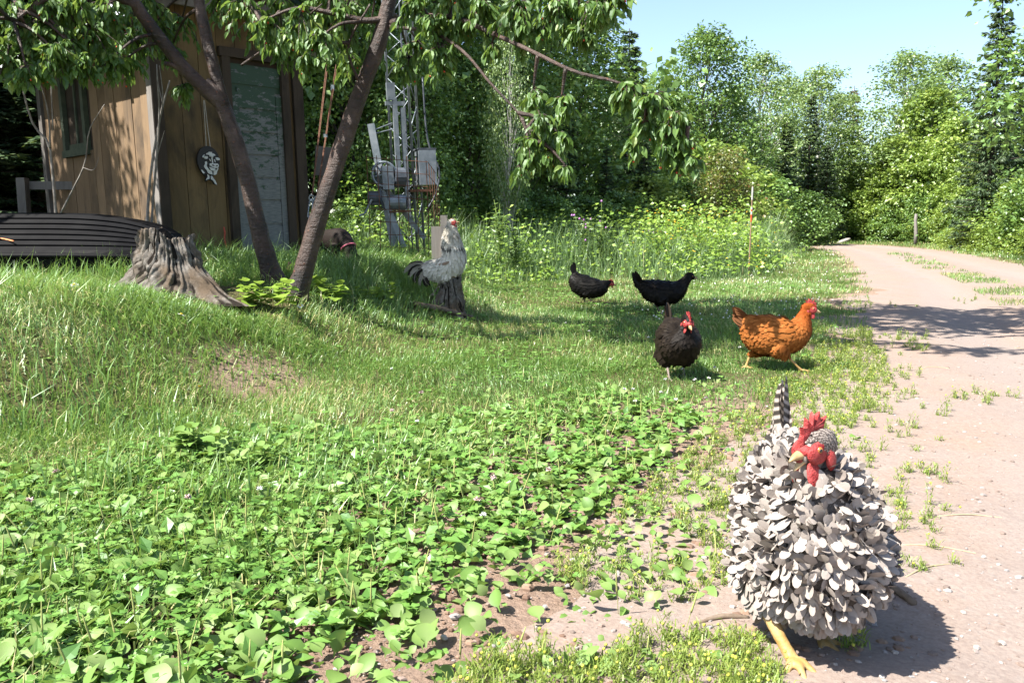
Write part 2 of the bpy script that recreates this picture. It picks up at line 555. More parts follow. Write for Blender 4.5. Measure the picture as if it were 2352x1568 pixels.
M_TRIMD = m_wood('dark_trim_wood', (.030, .023, .018), (.06, .045, .034), (.015, .013, .011))
M_TRIMG = mnoise('dark_green_paint', (.045, .060, .042), (.075, .090, .062), 12, .7, .2, .003)
M_TIN = mnoise('galvanised_roofing', (.30, .32, .34), (.42, .44, .46), 5, .45, .1, .002, metal=.55, stretch=(1, 1, .3))
M_GLASS = mnoise('dark_window_glass', (.012, .014, .016), (.02, .022, .024), 3, .08, 0, spec=.6)

def m_peel():
    m, nt, b, _ = nmat('peeling_green_door_paint')
    g = tnoise(nt, 5, 9, stretch=(1.5, 1, 3.2), rough=.72)
    z = nt.nodes.new('ShaderNodeTexCoord'); sp = nt.nodes.new('ShaderNodeSeparateXYZ'); nt.links.new(z.outputs['Object'], sp.inputs[0])
    k = nt.nodes.new('ShaderNodeMapRange'); k.inputs[1].default_value = .3; k.inputs[2].default_value = 2.0; k.inputs[3].default_value = -.17; k.inputs[4].default_value = .12
    nt.links.new(sp.outputs[2], k.inputs[0])
    ad = nt.nodes.new('ShaderNodeMath'); ad.operation = 'ADD'; nt.links.new(g, ad.inputs[0]); nt.links.new(k.outputs[0], ad.inputs[1])
    wood = ramp(nt, tnoise(nt, 9, 7, stretch=(1.5, 1, 12)), [(.3, (.065, .075, .078)), (.7, (.17, .18, .18))])
    mk = ramp(nt, ad.outputs[0], [(.50, (0, 0, 0)), (.525, (1, 1, 1))])
    nt.links.new(mixc(nt, mk, wood, (.014, .046, .022, 1)), b.inputs['Base Color'])
    b.inputs['Roughness'].default_value = .6
    bump(nt, b, mk, .4, .003)
    return m
M_PEEL = m_peel()

SHZ = .50
shed = thing('wooden_shed', 'weathered tan board shed with metal roof and a peeling green door', 'shed', (-3.336, 8.0, SHZ), (R(0), R(-1.6), R(48)))
SF, SL, SH = 1.63, 2.85, 2.36      # front width, side length, wall height
def wall(name, boards):
    return boards
# walls: dark backing, each board a piece of its own
w1 = MB(); w1.box((.06, SL / 2, SH / 2), (.04, SL - .06, SH)); left_wall = w1.build('side_wall', M_TRIMD, shed)
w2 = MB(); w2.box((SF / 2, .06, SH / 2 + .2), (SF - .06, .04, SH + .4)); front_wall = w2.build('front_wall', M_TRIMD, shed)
w3 = MB(); w3.box((SF - .06, SL / 2, SH / 2), (.04, SL - .06, SH)); w3.build('far_wall', M_BOARD, shed)
w4 = MB(); w4.box((SF / 2, SL - .06, SH / 2), (SF - .06, .04, SH)); w4.build('rear_wall', M_BOARD, shed)
rg = np.random.default_rng(4)
def board(parent, mat, a, b, z0, z1, side, k):
    """one vertical board from a to b along its wall"""
    wd = b - a - .006; th = .022 + .004 * rg.random()
    m = MB()
    if side == 'left': m.box((0, 0, (z1 - z0) / 2), (th, wd, z1 - z0)); loc = (.028 + .004 * rg.random(), (a + b) / 2, z0)
    else: m.box((0, 0, (z1 - z0) / 2), (wd, th, z1 - z0)); loc = ((a + b) / 2, .028 + .004 * rg.random(), z0)
    o = m.build('board', mat, parent)
    o.location = loc
    o.rotation_euler = (rg.normal(0, .002), rg.normal(0, .002), 0)
    return o
y = .09
while y < SL - .03:
    w_ = .20 + rg.uniform(-.012, .012)
    e = min(y + w_, SL - .02)
    if e > 1.62 and y < 2.22:      # window opening
        board(left_wall, M_BOARD, y, e, .0, 1.20, 'left', 0); board(left_wall, M_BOARD, y, e, 2.03, SH, 'left', 0)
    else:
        board(left_wall, M_BOARD, y, e, 0, SH + .01 * rg.random(), 'left', 0)
    y = e
x = .09
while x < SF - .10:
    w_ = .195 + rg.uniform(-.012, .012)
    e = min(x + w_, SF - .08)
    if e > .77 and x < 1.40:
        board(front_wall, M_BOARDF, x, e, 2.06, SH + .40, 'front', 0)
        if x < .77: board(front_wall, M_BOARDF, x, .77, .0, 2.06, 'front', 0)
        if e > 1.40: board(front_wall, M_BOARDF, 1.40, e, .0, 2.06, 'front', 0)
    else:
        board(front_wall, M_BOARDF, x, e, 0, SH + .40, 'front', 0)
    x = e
def part(name, mat, parent, *boxes, smooth=False):
    m = MB()
    for c, d in boxes: m.box(c, d)
    return m.build(name, mat, parent, smooth=smooth)
part('corner_post', M_GREY, shed, ((-.004, .035, SH / 2 - .02), (.035, .10, SH - .1)))
part('corner_post', M_TRIMD, shed, ((.035, -.006, SH / 2), (.10, .030, SH + .3)))
part('corner_post', M_TRIMD, shed, ((SF - .045, .0, SH / 2), (.12, .045, SH + .3)))
part('corner_post', M_GREY, shed, ((.01, SL - .01, SH / 2), (.06, .10, SH)))
# door in its frame
part('door_frame', M_TRIMD, shed, ((.755, -.004, 1.03), (.09, .05, 2.06)), ((1.425, -.004, 1.03), (.09, .05, 2.06)), ((1.09, -.006, 2.085), (.80, .055, .09)))
door = part('door', M_PEEL, shed, ((1.09, .030, 1.0), (.575, .03, 1.98)))
for zc, h in ((1.88, .17), (1.66, .20), (1.43, .20), (1.20, .20), (.97, .20), (.74, .20), (.50, .22), (.22, .27)):
    part('door_plank', M_PEEL, door, ((1.09, .010 + rg.uniform(-.003, .003), zc), (.44 if zc < 1.8 else .57, .018, h)))
for xs in (.835, 1.345):
    part('stile', M_PEEL, door, ((xs, .006, .86), (.065, .020, 1.70)))
kb = MB(); kb.sphere((.865, -.03, 1.05), .025, 10, 8); kb.tube([(.865, .0, 1.05), (.865, -.03, 1.05)], .012, 8); kb.build('door_knob', M_TRIMD, door, smooth=True)
# window with mullion
win = part('window', M_GLASS, shed, ((.045, 1.92, 1.615), (.006, .52, .76)))
part('frame', M_TRIMG, win, ((.010, 1.63, 1.615), (.05, .07, .90)), ((.010, 2.21, 1.615), (.05, .07, .90)), ((.008, 1.92, 2.03), (.055, .65, .075)), ((.006, 1.92, 1.195), (.07, .67, .075)))
part('sash', M_TRIMG, win, ((.030, 1.92, 1.615), (.018, .035, .75)), ((.032, 1.92, 1.27), (.018, .50, .05)))
# roof: gable, ridge along the long side, tin sheets with ribs, rafter tails
RO, PIT = .36, R(36)
ridge_z = SH + .03 + (SF / 2) * math.tan(PIT)
def roof_side(sgn):
    xe = -RO if sgn < 0 else SF + RO
    ze = SH + .05 - RO * math.tan(PIT)
    m = MB()
    n = 150
    ys = np.linspace(-.28, SL + .22, n)
    cor = .012 * np.abs(np.sin(np.arange(n) * math.pi / 2.0)) + .006 * np.sin(np.arange(n) * 1.3)
    nx_, nz_ = (-math.sin(PIT), math.cos(PIT)) if sgn < 0 else (math.sin(PIT), math.cos(PIT))
    V = []
    for t in (0, 1):
        for lay in (0, -.006):
            xx = xe + (SF / 2 - xe) * t; zz = ze + (ridge_z - ze) * t + .03
            V.append(np.stack([xx + nx_ * (cor + lay), ys, zz + nz_ * (cor + lay)], 1))
    V = np.concatenate(V)
    F = []
    for i in range(n - 1):
        a, b, c, d = i, n + i, 2 * n + i, 3 * n + i
        F += [[a, a + 1, c + 1, c], [b, d, d + 1, b + 1], [a, b, b + 1, a + 1]]
    return V, F
roof = None
for sgn in (-1, 1):
    V, F = roof_side(sgn)
    o = build('roof', V, [np.array(F)], M_TIN, shed)
    if sgn < 0: roof = o
for k in range(9):
    yk = -.18 + k * (SL + .30) / 8
    m = MB()
    zt = SH + .045
    for sgn in (-1,):
        m.bar((.30, yk, zt + .30 * math.tan(PIT) - .05), (-RO + .02, yk, zt - (RO - .02) * math.tan(PIT) - .05), .042, .11, up=(0, 0, 1))
    m.build('rafter_tail', M_GREY, roof)
part('fascia', M_GREY, shed, ((SF / 2 - .02, -.16, SH + .13), (SF + .12, .03, .15)))
part('soffit', M_TRIMD, shed, ((SF / 2 - .02, -.075, SH + .215), (SF + .1, .17, .02)))
# gable boards above the band
m = MB(); V = np.array([[.0, .05, SH + .38], [SF, .05, SH + .38], [SF / 2, .05, ridge_z - .02], [.0, .07, SH + .38], [SF, .07, SH + .38], [SF / 2, .07, ridge_z - .02]])
m.add(V, [[0, 1, 2], [3, 5, 4]], [[0, 3, 4, 1], [1, 4, 5, 2], [2, 5, 3, 0]]); m.build('gable', M_TRIMD, shed)

# cow plaque hanging by a cord on the front wall
SM = shed.matrix_basis.copy()
SM = Matrix.LocRotScale(shed.location, shed.rotation_euler, None)
def on_front(x, z, off=-.02):
    return SM @ Vector((x, off, z))
M_CBLK = mnoise('black_enamel', (.008, .008, .009), (.014, .014, .015), 8, .45, 0)
M_CWHT = mnoise('white_enamel', (.46, .48, .48), (.55, .56, .55), 8, .5, 0)
M_CORD = mnoise('cotton_cord', (.32, .30, .27), (.45, .42, .38), 60, .9, .3)
cow = thing('cow_plaque', 'black and white cow face plaque hanging by a cord on the shed wall', 'plaque', on_front(.495, .97, -.02), shed.rotation_euler)
def slab(pts, y0, y1):
    P = np.array(pts, float); n = len(P)
    V = np.concatenate([np.stack([P[:, 0], np.full(n, y), P[:, 1]], 1) for y in (y0, y1)])
    return V, [list(range(n)), [n + i for i in range(n)][::-1]], [[i, n + i, n + (i + 1) % n, (i + 1) % n] for i in range(n)]
def slabs(name, mat, parent, polys, y0, y1):
    bm = bmesh.new()
    for pts in polys:
        V, caps, sides = slab(pts, y0, y1)
        vs = [bm.verts.new(v) for v in V]
        for f in caps + sides:
            try: bm.faces.new([vs[i] for i in f])
            except ValueError: pass
    bmesh.ops.recalc_face_normals(bm, faces=bm.faces)
    bmesh.ops.triangulate(bm, faces=[f for f in bm.faces if len(f.verts) > 4])
    me = bpy.data.meshes.new(name); bm.to_mesh(me); bm.free()
    me.materials.append(mat)
    o = bpy.data.objects.new(name, me); COL.objects.link(o); o.parent = parent
    return o
# outline units: pixels of the plaque drawing, 1 px = .000265 m, centred on (790, 760)
def cp(pts): return [((px - 790) * .00030, -(py - 760) * .00030) for px, py in pts]
ell = [(790 + 390 * math.cos(a), 640 + 490 * math.sin(a)) for a in np.linspace(0, 2 * math.pi, 28)[:-1]]
slabs('backing', M_CBLK, cow, [cp(ell), cp([(560, 1000), (700, 1060), (900, 1100), (1010, 1400), (930, 1380), (860, 1270), (760, 1240), (640, 1300), (640, 1240), (690, 1130), (560, 1060)])], -.012, .008)
slabs('hair', M_CWHT, cow, [cp([(705, 430), (740, 380), (800, 370), (800, 340), (925, 345), (900, 380), (985, 395), (1030, 450), (960, 465), (935, 520), (915, 480), (885, 510), (860, 470), (835, 505), (805, 440)])], -.022, -.013)
slabs('ear', M_CWHT, cow, [cp([(625, 520), (650, 490), (755, 485), (755, 560), (690, 575), (640, 560)]), cp([(565, 525), (590, 470), (650, 435), (625, 500), (600, 535)])], -.022, -.013)
slabs('ear', M_CWHT, cow, [cp([(1030, 510), (1110, 510), (1170, 540), (1185, 580), (1120, 605), (1060, 600)])], -.022, -.013)
slabs('blaze', M_CWHT, cow, [cp([(880, 500), (915, 500), (935, 700), (900, 705)])], -.022, -.013)
slabs('eye', M_CWHT, cow, [cp([(790, 565), (830, 565), (860, 640), (835, 640)])], -.022, -.013)
slabs('eye', M_CWHT, cow, [cp([(960, 570), (1005, 575), (1020, 670), (1000, 670)])], -.022, -.013)
muz = slabs('muzzle', M_CWHT, cow, [cp([(795, 730), (840, 705), (950, 715), (1060, 710), (1105, 740), (1105, 800), (1060, 850), (960, 860), (860, 820), (800, 780)]),
      cp([(775, 830), (850, 850), (930, 870), (985, 880), (960, 930), (900, 955), (820, 930)])], -.030, -.013)
slabs('nostril', M_CBLK, muz, [cp([(860, 755), (900, 745), (945, 780), (940, 805), (890, 790)])], -.033, -.029)
slabs('nostril', M_CBLK, muz, [cp([(1000, 780), (1040, 755), (1075, 770), (1050, 800), (1005, 800)])], -.033, -.029)
slabs('cheek', M_CWHT, cow, [cp([(650, 670), (700, 650), (720, 700), (690, 780), (720, 850), (780, 920), (870, 970), (880, 1080), (740, 1040), (700, 950), (620, 860), (605, 800), (650, 740)])], -.022, -.013)
slabs('cheek', M_CWHT, cow, [cp([(930, 960), (1000, 910), (1020, 930), (1060, 870), (1100, 820), (1100, 880), (1050, 970), (1030, 1050), (960, 1085), (915, 1080)])], -.022, -.013)
slabs('bandana', M_CWHT, cow, [cp([(500, 925), (535, 930), (625, 1030), (560, 1050), (520, 985)]), cp([(700, 1060), (770, 1110), (770, 1210), (640, 1255), (715, 1150)]),
      cp([(820, 1120), (870, 1120), (930, 1220), (970, 1260), (1020, 1400), (960, 1380), (900, 1270), (820, 1220)])], -.018, -.0125)
m = MB()
for sx in (-.008, .022):
    m.tube([(sx * .3, -.002, .62), (sx, -.004, .30), (sx * 1.4, -.006, .185), (sx * 1.1, -.006, .155)], .0035, 6)
m.build('cord', M_CORD, cow)

# red ribbon on a nail low on the front wall
m = MB(); m.tube([(0, 0, 0), (.004, -.006, -.05), (-.003, -.004, -.12), (.006, -.005, -.19), (.012, -.004, -.23)], [.006, .009, .007, .009, .004], 6)
o = m.build('red_ribbon', mnoise('red_ribbon_cloth', (.38, .06, .04), (.5, .10, .07), 40, .8, .2)); o.location = on_front(.62, .36, -.012); o.rotation_euler = shed.rotation_euler
tag(o, 'faded red ribbon hanging from a nail low on the shed wall', 'ribbon')

# grey panel beyond the far corner of the shed
o = part('grey_panel', M_GREY, None, ((0, 0, 0), (.30, .03, .34))); o.location = at(752, 372, 9.9); o.rotation_euler = (0, R(4), R(30))
pb = part('post', M_GREY, o, ((-.05, .05, -.62), (.07, .05, 1.5)))
tag(o, 'weathered grey board panel on a post behind the shed', 'panel')

# post and rail by the shed's back corner
o = thing('fence_post', 'grey square fence post with a rail behind the black tub', 'post', at(58, 500, 9.4))
b0 = o.location.z; zg = gz(o.location.x, o.location.y) - b0
part('post', M_GREY, o, ((0, 0, (.44 + zg) / 2), (.095, .095, .44 - zg)))
part('rail', M_GREY, o, ((.30, .06, .36), (.55, .04, .09)))

# ------------------------------------------------------------------ tub
M_BLACKP = mnoise('black_plastic', (.005, .005, .006), (.009, .009, .010), 6, .55, .06, .003, spec=.06)
tubo = thing('plastic_tub', 'black ribbed plastic tub lying upside down in the grass beside the shed', 'tub', (-3.95, 6.2, gz(-3.95, 6.2) + .02), (0, 0, R(4)))
nxs, prof = 34, []
xs = np.linspace(-1.6, 1.27, nxs)
nribs = 7
ys_, zs_ = [0, -.02, 0.0], [0, .10, .150]
for k in range(nribs):
    for ds, dn in ((.0, 0), (.046, .004), (.050, -.034), (.074, -.034)):
        q_ = .076 * k + ds
        ys_.append(.02 + q_ * .84 - dn * .54); zs_.append(.165 + q_ * .54 + dn * .84)
ys_ += [.62, .95, 1.0]; zs_ += [.455, .44, 0]
ys_, zs_ = np.array(ys_), np.array(zs_)
V = []
for xk in xs:
    t = np.clip((xk - .25) / 1.02, 0, 1)
    e = math.sqrt(max(0, 1 - t ** 2.6))
    t0 = np.clip((xk + 1.3) / -.3, 0, 1)
    zz = zs_ * (1 - .55 * t0)
    zz = np.where(zs_ > .152, .155 + (zz - .155) * e + .01 * (1 - e), zz * (1 - .55 * t ** 3))
    yy = ys_ * (1 - .30 * t ** 3) + .12 * t ** 3
    V.append(np.stack([np.full(len(yy), xk), yy, zz * 1.02], 1))
npf = len(ys_)
V = np.concatenate(V)
F = [[i * npf + j, (i + 1) * npf + j, (i + 1) * npf + j + 1, i * npf + j + 1] for i in range(nxs - 1) for j in range(npf - 1)]
caps = [list(range(npf)), [(nxs - 1) * npf + j for j in range(npf)]]
build('shell', V, [np.array(F), np.array([caps[0]]), np.array([caps[1]])], M_BLACKP, tubo)
m = MB(); m.tube([(-1.6, -.045, .125), (-.3, -.047, .13), (.6, -.03, .128), (1.0, .01, .12), (1.25, .10, .10)], .018, 8); m.build('rim', M_BLACKP, tubo, smooth=True)
m = MB()
rgc = np.random.default_rng(2)
pts = [(-.55, .32, .28), (-.35, .22, .31), (-.2, .30, .27), (-.3, .42, .30), (-.45, .30, .33), (-.25, .2, .29), (.0, .26, .25), (.2, .18, .235), (.34, .10, .215)]
m.tube(catmull(np.array(pts), 60), .006, 6)
o = m.build('orange_cord', mnoise('orange_twine', (.50, .16, .06), (.62, .26, .12), 80, .8, .3), smooth=True)
o.location = tubo.location + Vector((-.15, -.02, .02)); tag(o, 'loops of orange twine lying on the black ribbed tub', 'twine')

# ------------------------------------------------------------------ tower
M_STEEL = mnoise('galvanised_steel', (.15, .18, .205), (.26, .29, .32), 12, .45, .1, .002, metal=.45)
M_STEELD = mnoise('dark_painted_steel', (.05, .06, .075), (.10, .11, .13), 10, .5, .1, .002, metal=.2)
M_RUST = mnoise('rusty_wire', (.075, .034, .020), (.14, .065, .04), 60, .85, .2)
TY = 10.6
tb = at(950, 560, TY)
tower = thing('lattice_tower', 'galvanised triangular lattice tower with winch and motor behind the shed', 'tower', (tb.x, TY, gz(tb.x, TY) - .05), (R(.5), R(-2.6), R(22)))
TW, TH = .36, 9.5
TV = [Vector((TW * .577 * math.cos(a), TW * .577 * math.sin(a), 0)) for a in (R(-90), R(30), R(150))]
legm = None
for k, v in enumerate(TV):
    if legm is None:
        m = MB(); m.tube([(0, 0, 0), (0, 0, TH / 2), (0, 0, TH)], .0165, 10); o = m.build('leg', M_STEEL, tower, smooth=True); legm = o.data
    else:
        o = bpy.data.objects.new('leg', legm); COL.objects.link(o); o.parent = tower
    o.location = v
step = .30
brm = {}
nlev = int(TH / step)
for lev in range(nlev):
    for k in range(3):
        a, b = TV[k], TV[(k + 1) % 3]
        z0 = .2 + lev * step + k * .02
        if z0 + step > TH: continue
        pa, pb_ = (a, b) if lev % 2 else (b, a)
        key = (k, lev % 2)
        if key not in brm:
            m = MB(); m.tube([pa, pb_ + Vector((0, 0, step))], .006, 6); o = m.build('brace', M_STEEL, tower, smooth=True); brm[key] = o.data
        else:
            o = bpy.data.objects.new('brace', brm[key]); COL.objects.link(o); o.parent = tower
        o.location = (0, 0, z0)
m = MB(); m.tube([(0, .02, 0), (.01, .02, TH * .5), (0, .02, TH)], .010, 6); m.build('feed_cable', M_STEELD, tower)
m = MB(); m.tube(catmull(np.array([(.26, .05, 2.35), (.28, .04, 1.6), (.40, .0, 1.2), (.34, .02, .9), (.22, .05, .7)]), 24), .012, 6); m.build('conduit', M_STEELD, tower, smooth=True)
# winch assembly, in the tower's frame (x right, y away)
part('rail', M_STEEL, tower, ((-.11, -.26, 1.33), (.042, .05, 1.20)))
part('rail', M_STEEL, tower, ((-.20, -.27, 1.62), (.055, .04, .85)))
part('bracket', M_STEEL, tower, ((-.20, -.26, 1.98), (.22, .05, .05)), ((-.24, -.27, 2.12), (.10, .05, .20)))
part('control_box', M_STEEL, tower, ((.17, -.20, 1.22), (.22, .18, .42)))
part('box_lid', M_STEELD, tower, ((.17, -.19, 1.445), (.24, .20, .02)))
part('gear_case', M_STEEL, tower, ((-.36, -.30, 1.10), (.14, .16, .28)))
m = MB(); m.tube([(-.27, -.30, 1.10), (-.14, -.30, 1.10)], .12, 16); m.build('drum', M_STEELD, tower, smooth=False)
m = MB()
ring = [( -.43, -.30 + .145 * math.cos(a), 1.14 + .145 * math.sin(a)) for a in np.linspace(0, 2 * math.pi, 25)]
ring = [(-.40 + .145 * math.cos(a), -.36, 1.14 + .145 * math.sin(a)) for a in np.linspace(0, 2 * math.pi, 25)]
m.tube(ring, .016, 8, cap=False)
for a in (0.2, 1.25, 2.3): m.bar((-.40 + .14 * math.cos(a), -.36, 1.14 + .14 * math.sin(a)), (-.40 - .14 * math.cos(a), -.36, 1.14 - .14 * math.sin(a)), .02, .02)
m.build('pulley', M_STEEL, tower, smooth=True)
mo = MB(); mo.tube([(-.36, -.34, .80), (-.20, -.38, .80), (-.16, -.39, .80)], [.085, .098, .085], 16); motor = mo.build('motor', M_STEEL, tower, smooth=False)
m = MB()
for a in np.arange(8) * math.pi / 4: m.bar((-.152, -.392, .80), (-.152 + .0, -.392 + .075 * math.cos(a), .80 + .075 * math.sin(a)), .006, .012)
m.build('fan_grille', M_STEELD, motor)
part('motor_mount', M_RUST, tower, ((-.24, -.33, .695), (.26, .18, .02)), ((.05, -.30, .94), (.28, .12, .03)))
m = MB(); m.tube([(-.52, -.34, 1.25), (-.44, -.35, .75), (-.40, -.34, .72), (-.34, -.35, .76)], .012, 6); m.build('drive_belt', M_STEELD, tower)
# leaning steel channel with its struts and hand winch
arm = thing('steel_channel', 'leaning grey steel channel with hand crank winch beside the lattice tower', 'steel beam', (at(900, 565, TY - .3).x, TY - .35, gz(tb.x, TY) - .05))
ax0 = arm.location
def rel(x, y, Y): return at(x, y, Y) - ax0
m = MB(); m.bar(rel(852, 285, TY - .35), rel(905, 565, TY - .35), .085, .05, up=(0, 1, 0)); m.build('channel', M_STEEL, arm)
m = MB(); m.bar(rel(872, 425, TY - .45), rel(928, 568, TY - .5), .065, .045, up=(0, 1, 0)); m.build('strut', M_STEEL, arm)
m = MB(); m.bar(rel(884, 430, TY - .3), rel(975, 548, TY - .2), .055, .04, up=(0, 1, 0)); m.build('strut', M_STEEL, arm)
m = MB(); a = rel(862, 455, TY - .5); m.box(a, (.13, .12, .16)); m.tube([a + Vector((-.08, 0, .0)), a + Vector((.08, 0, 0))], .085, 12); hw = m.build('hand_winch', M_STEELD, arm)
m = MB(); m.tube([a + Vector((-.03, -.08, -.02)), rel(838, 490, TY - .62), rel(825, 496, TY - .66)], .013, 6); m.build('crank', M_STEEL, hw)
m = MB(); m.tube([rel(856, 300, TY - .35), rel(900, 283, TY - .2)], .008, 6); m.tube([rel(856, 308, TY - .35), rel(905, 296, TY - .2)], .008, 6); m.build('tie_rod', M_STEEL, arm)

# wire mesh fence in front of the tower
fen = thing('wire_mesh_fence', 'rusty welded wire fence round the foot of the lattice tower', 'fence', (0, 0, 0))
A, B, C_ = at(850, 560, TY - 1.2), at(985, 560, TY - 1.0), at(1012, 558, TY + .3)
for (p0, p1, n) in ((A, B, 6), (B, C_, 5)):
    for k in range(n + 1):
        q = p0.lerp(p1, k / n); g0 = gz(q.x, q.y)
        m = MB(); m.tube([(q.x, q.y, g0 - .05), (q.x + .01 * math.sin(k), q.y, g0 + .6), (q.x - .02, q.y, g0 + 1.22)], .0045, 5); m.build('upright_wire', M_RUST, fen)
for k in range(9):
    m = MB(); h = .08 + k * .14
    m.tube([(A.x, A.y, gz(A.x, A.y) + h), (B.x, B.y, gz(B.x, B.y) + h), (C_.x, C_.y, gz(C_.x, C_.y) + h)], .0038, 5); m.build('cross_wire', M_RUST, fen)

# plank post behind the rooster
q = at(1020, 545, 9.2)
o = thing('plank_post', 'grey wooden post with short nailed planks behind the rooster', 'post', (q.x, 9.2, gz(q.x, 9.2)), (0, 0, R(6)))
part('post', M_GREY, o, ((0, 0, .30), (.075, .07, .72)))
part('plank', M_GREY, o, ((-.085, .05, .26), (.11, .025, .56)))
part('plank', M_GREY, o, ((.085, .055, .29), (.13, .025, .56)))

# guy wires and turnbuckles by the shed
for (x0, y0, x1, y1, lab, k) in ((748, 165, 716, 452, 'rusty guy wire with steel turnbuckle beside the shed corner', 0), (770, 160, 727, 455, 'rusty guy wire with clamp and turnbuckle running behind the leaning trunk', 1)):
    Yw = 7.0 + k * .15
    a, b = at(x0, y0, Yw + 1.2), at(x1, y1, Yw)
    up_ = a + (a - b) * 1.0
    root = thing('guy_wire', lab, 'guy wire', at(x1 - 6, 600, Yw))
    root.location.z = gz(root.location.x, root.location.y)
    rl = lambda v: Vector(v) - root.location
    m = MB(); m.tube([rl(up_), rl(a), rl(b)], .0038, 6); m.tube([rl(a) + Vector((.012, 0, 0)), rl(b) + Vector((.004, 0, 0))], .004, 5); m.build('wire', M_RUST, root)
    d = (a - b).normalized()
    m = MB()
    e = rl(b)
    hook = [e + Vector((.022 * math.cos(t), 0, .022 * math.sin(t) - .01)) for t in np.linspace(.7, 5.6, 12)]
    m.tube(hook, .006, 6)
    for sx in (-.014, .014): m.tube([e - d * .05 + Vector((sx, 0, 0)), e - d * .24 + Vector((sx, 0, 0))], .0045, 6)
    m.tube([e - d * .03, e - d * .06], .010, 8); m.tube([e - d * .23, e - d * .29], .010, 8)
    m.build('turnbuckle', M_STEEL, root, smooth=True)
    foot = Vector((0, 0, 0)); m = MB(); m.tube([e - d * .28, foot], .005, 6); m.build('anchor_rod', M_RUST, root)
    if k == 1:
        m = MB(); c = rl(a.lerp(b, .16)); m.box(c, (.03, .03, .05)); c = rl(a.lerp(b, .55)); m.box(c, (.03, .03, .03)); m.build('clamp', M_STEEL, root)

# driveway marker stake with reflective tape
q = gpt(1721, 618)
mk = thing('marker_stake', 'tall thin brown stake with orange and white tape in the tall weeds', 'stake', (at(1721, 590, 14.6).x, 14.6, gz(at(1721, 590, 14.6).x, 14.6)))
dx = at(1729, 425, 14.6) - mk.location
M_STK = mnoise('brown_stake_wood', (.17, .11, .07), (.26, .18, .12), 20, .8, .2)
m = MB(); m.tube([(0, 0, -.05), tuple(dx * .99)], .012, 8); m.build('rod', M_STK, mk)
for (t0, t1, c) in ((.60, .68, (.42, .07, .03)), (.68, .71, (.5, .5, .48)), (.71, .735, (.42, .07, .03)), (.735, .76, (.5, .5, .48)), (.84, .98, (.36, .36, .35))):
    m = MB(); m.tube([tuple(dx * t0), tuple(dx * t1)], .015, 8); m.build('tape', mnoise('marker_tape', c, tuple(v * 1.1 for v in c), 5, .5, 0), mk)

# ------------------------------------------------------------------ stumps and driftwood
def m_stump():
    m, nt, b, _ = nmat('rotten_stump_wood')
    g = attr(nt, 'groove'); n = tnoise(nt, 26, 8, rough=.7)
    c = ramp(nt, n, [(.3, (.065, .054, .045)), (.5, (.165, .148, .130)), (.72, (.30, .28, .255))])
    n2 = tnoise(nt, 5, 4)
    c = mixc(nt, ramp(nt, n2, [(.45, (0, 0, 0)), (.65, (1, 1, 1))]), c, (.125, .092, .064, 1))
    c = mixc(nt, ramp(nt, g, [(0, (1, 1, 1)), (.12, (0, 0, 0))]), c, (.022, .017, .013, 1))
    nt.links.new(c, b.inputs['Base Color']); b.inputs['Roughness'].default_value = .9; b.inputs['Specular IOR Level'].default_value = .15
    bump(nt, b, tnoise(nt, 50, 9, rough=.8), 1.0, .02)
    return m
M_STUMP = m_stump()
def stump(name, label, loc, H, prof, roots, seed, rot=0, broken=None, grooves=22, depth=.09, twist=.35, lumps=0, lean=(0, 0)):
    na, nh = 240, 56
    V = []; gv = []
    rs = np.random.default_rng(seed)
    ph = rs.random(8) * 6.28
    ai, tj = np.meshgrid(np.arange(na) / na, np.arange(nh) / (nh - 1))
    blend = np.minimum(1, (1 - ai) * 8)
    nzv = (fbm(ai * 46, tj * 9, seed, 4) - .5) * 2 * blend + (fbm((ai - 1) * 46, tj * 9, seed, 4) - .5) * 2 * (1 - blend)
    for j in range(nh):
        t = j / (nh - 1)
        for i in range(na):
            a = 2 * math.pi * i / na
            r = np.interp(t, prof[0], prof[1])
            tw = a + twist * t + .25 * math.sin(2.3 * t + 2 * a)
            nz = nzv[j, i]
            gr = (.9 * (.5 - abs(math.sin(.5 * grooves * tw + ph[0] + 1.5 * math.sin(3 * tw) + 1.2 * nz))) + .35 * math.sin(grooves * 1.9 * tw + ph[1] + 3 * t + 3 * nz) + .4 * math.sin(7 * tw + ph[2]) + .9 * nz)
            fl = 0
            for (ra, amp, wd) in roots:
                dd = (a - ra + math.pi) % (2 * math.pi) - math.pi
                fl += amp * math.exp(-(dd / wd) ** 2) * (1 - t) ** 1.9
            rr = r * (1 + depth * gr * (.45 + .55 * t)) + fl * (1 + .25 * math.sin(9 * a + 5 * t))
            rr += lumps * (math.sin(5 * a + 7 * t + ph[3]) * math.sin(3 * a - 9 * t + ph[4]) + .6 * math.sin(11 * a + 13 * t + ph[5])) * (1 - .5 * t)
            top = H if broken is None else broken(a)
            zz = top * t - .05 * (1 - t)
            zz += .008 * gr * t * (t > .9)
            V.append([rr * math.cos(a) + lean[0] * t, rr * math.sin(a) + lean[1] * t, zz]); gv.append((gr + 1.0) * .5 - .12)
    base = (nh - 1) * na
    # hollow, rotted top
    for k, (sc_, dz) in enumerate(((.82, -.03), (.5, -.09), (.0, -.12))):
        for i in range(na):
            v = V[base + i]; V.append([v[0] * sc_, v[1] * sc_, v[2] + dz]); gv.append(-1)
    nr = nh + 3
    F = [[j * na + i, j * na + (i + 1) % na, (j + 1) * na + (i + 1) % na, (j + 1) * na + i] for j in range(nr - 1) for i in range(na)]
    o = build(name, V, [np.array(F)], M_STUMP, attrs={'groove': gv}, smooth=True)
    o.location = loc; o.rotation_euler = (0, 0, rot)
    return o
p = gpt(425, 672)
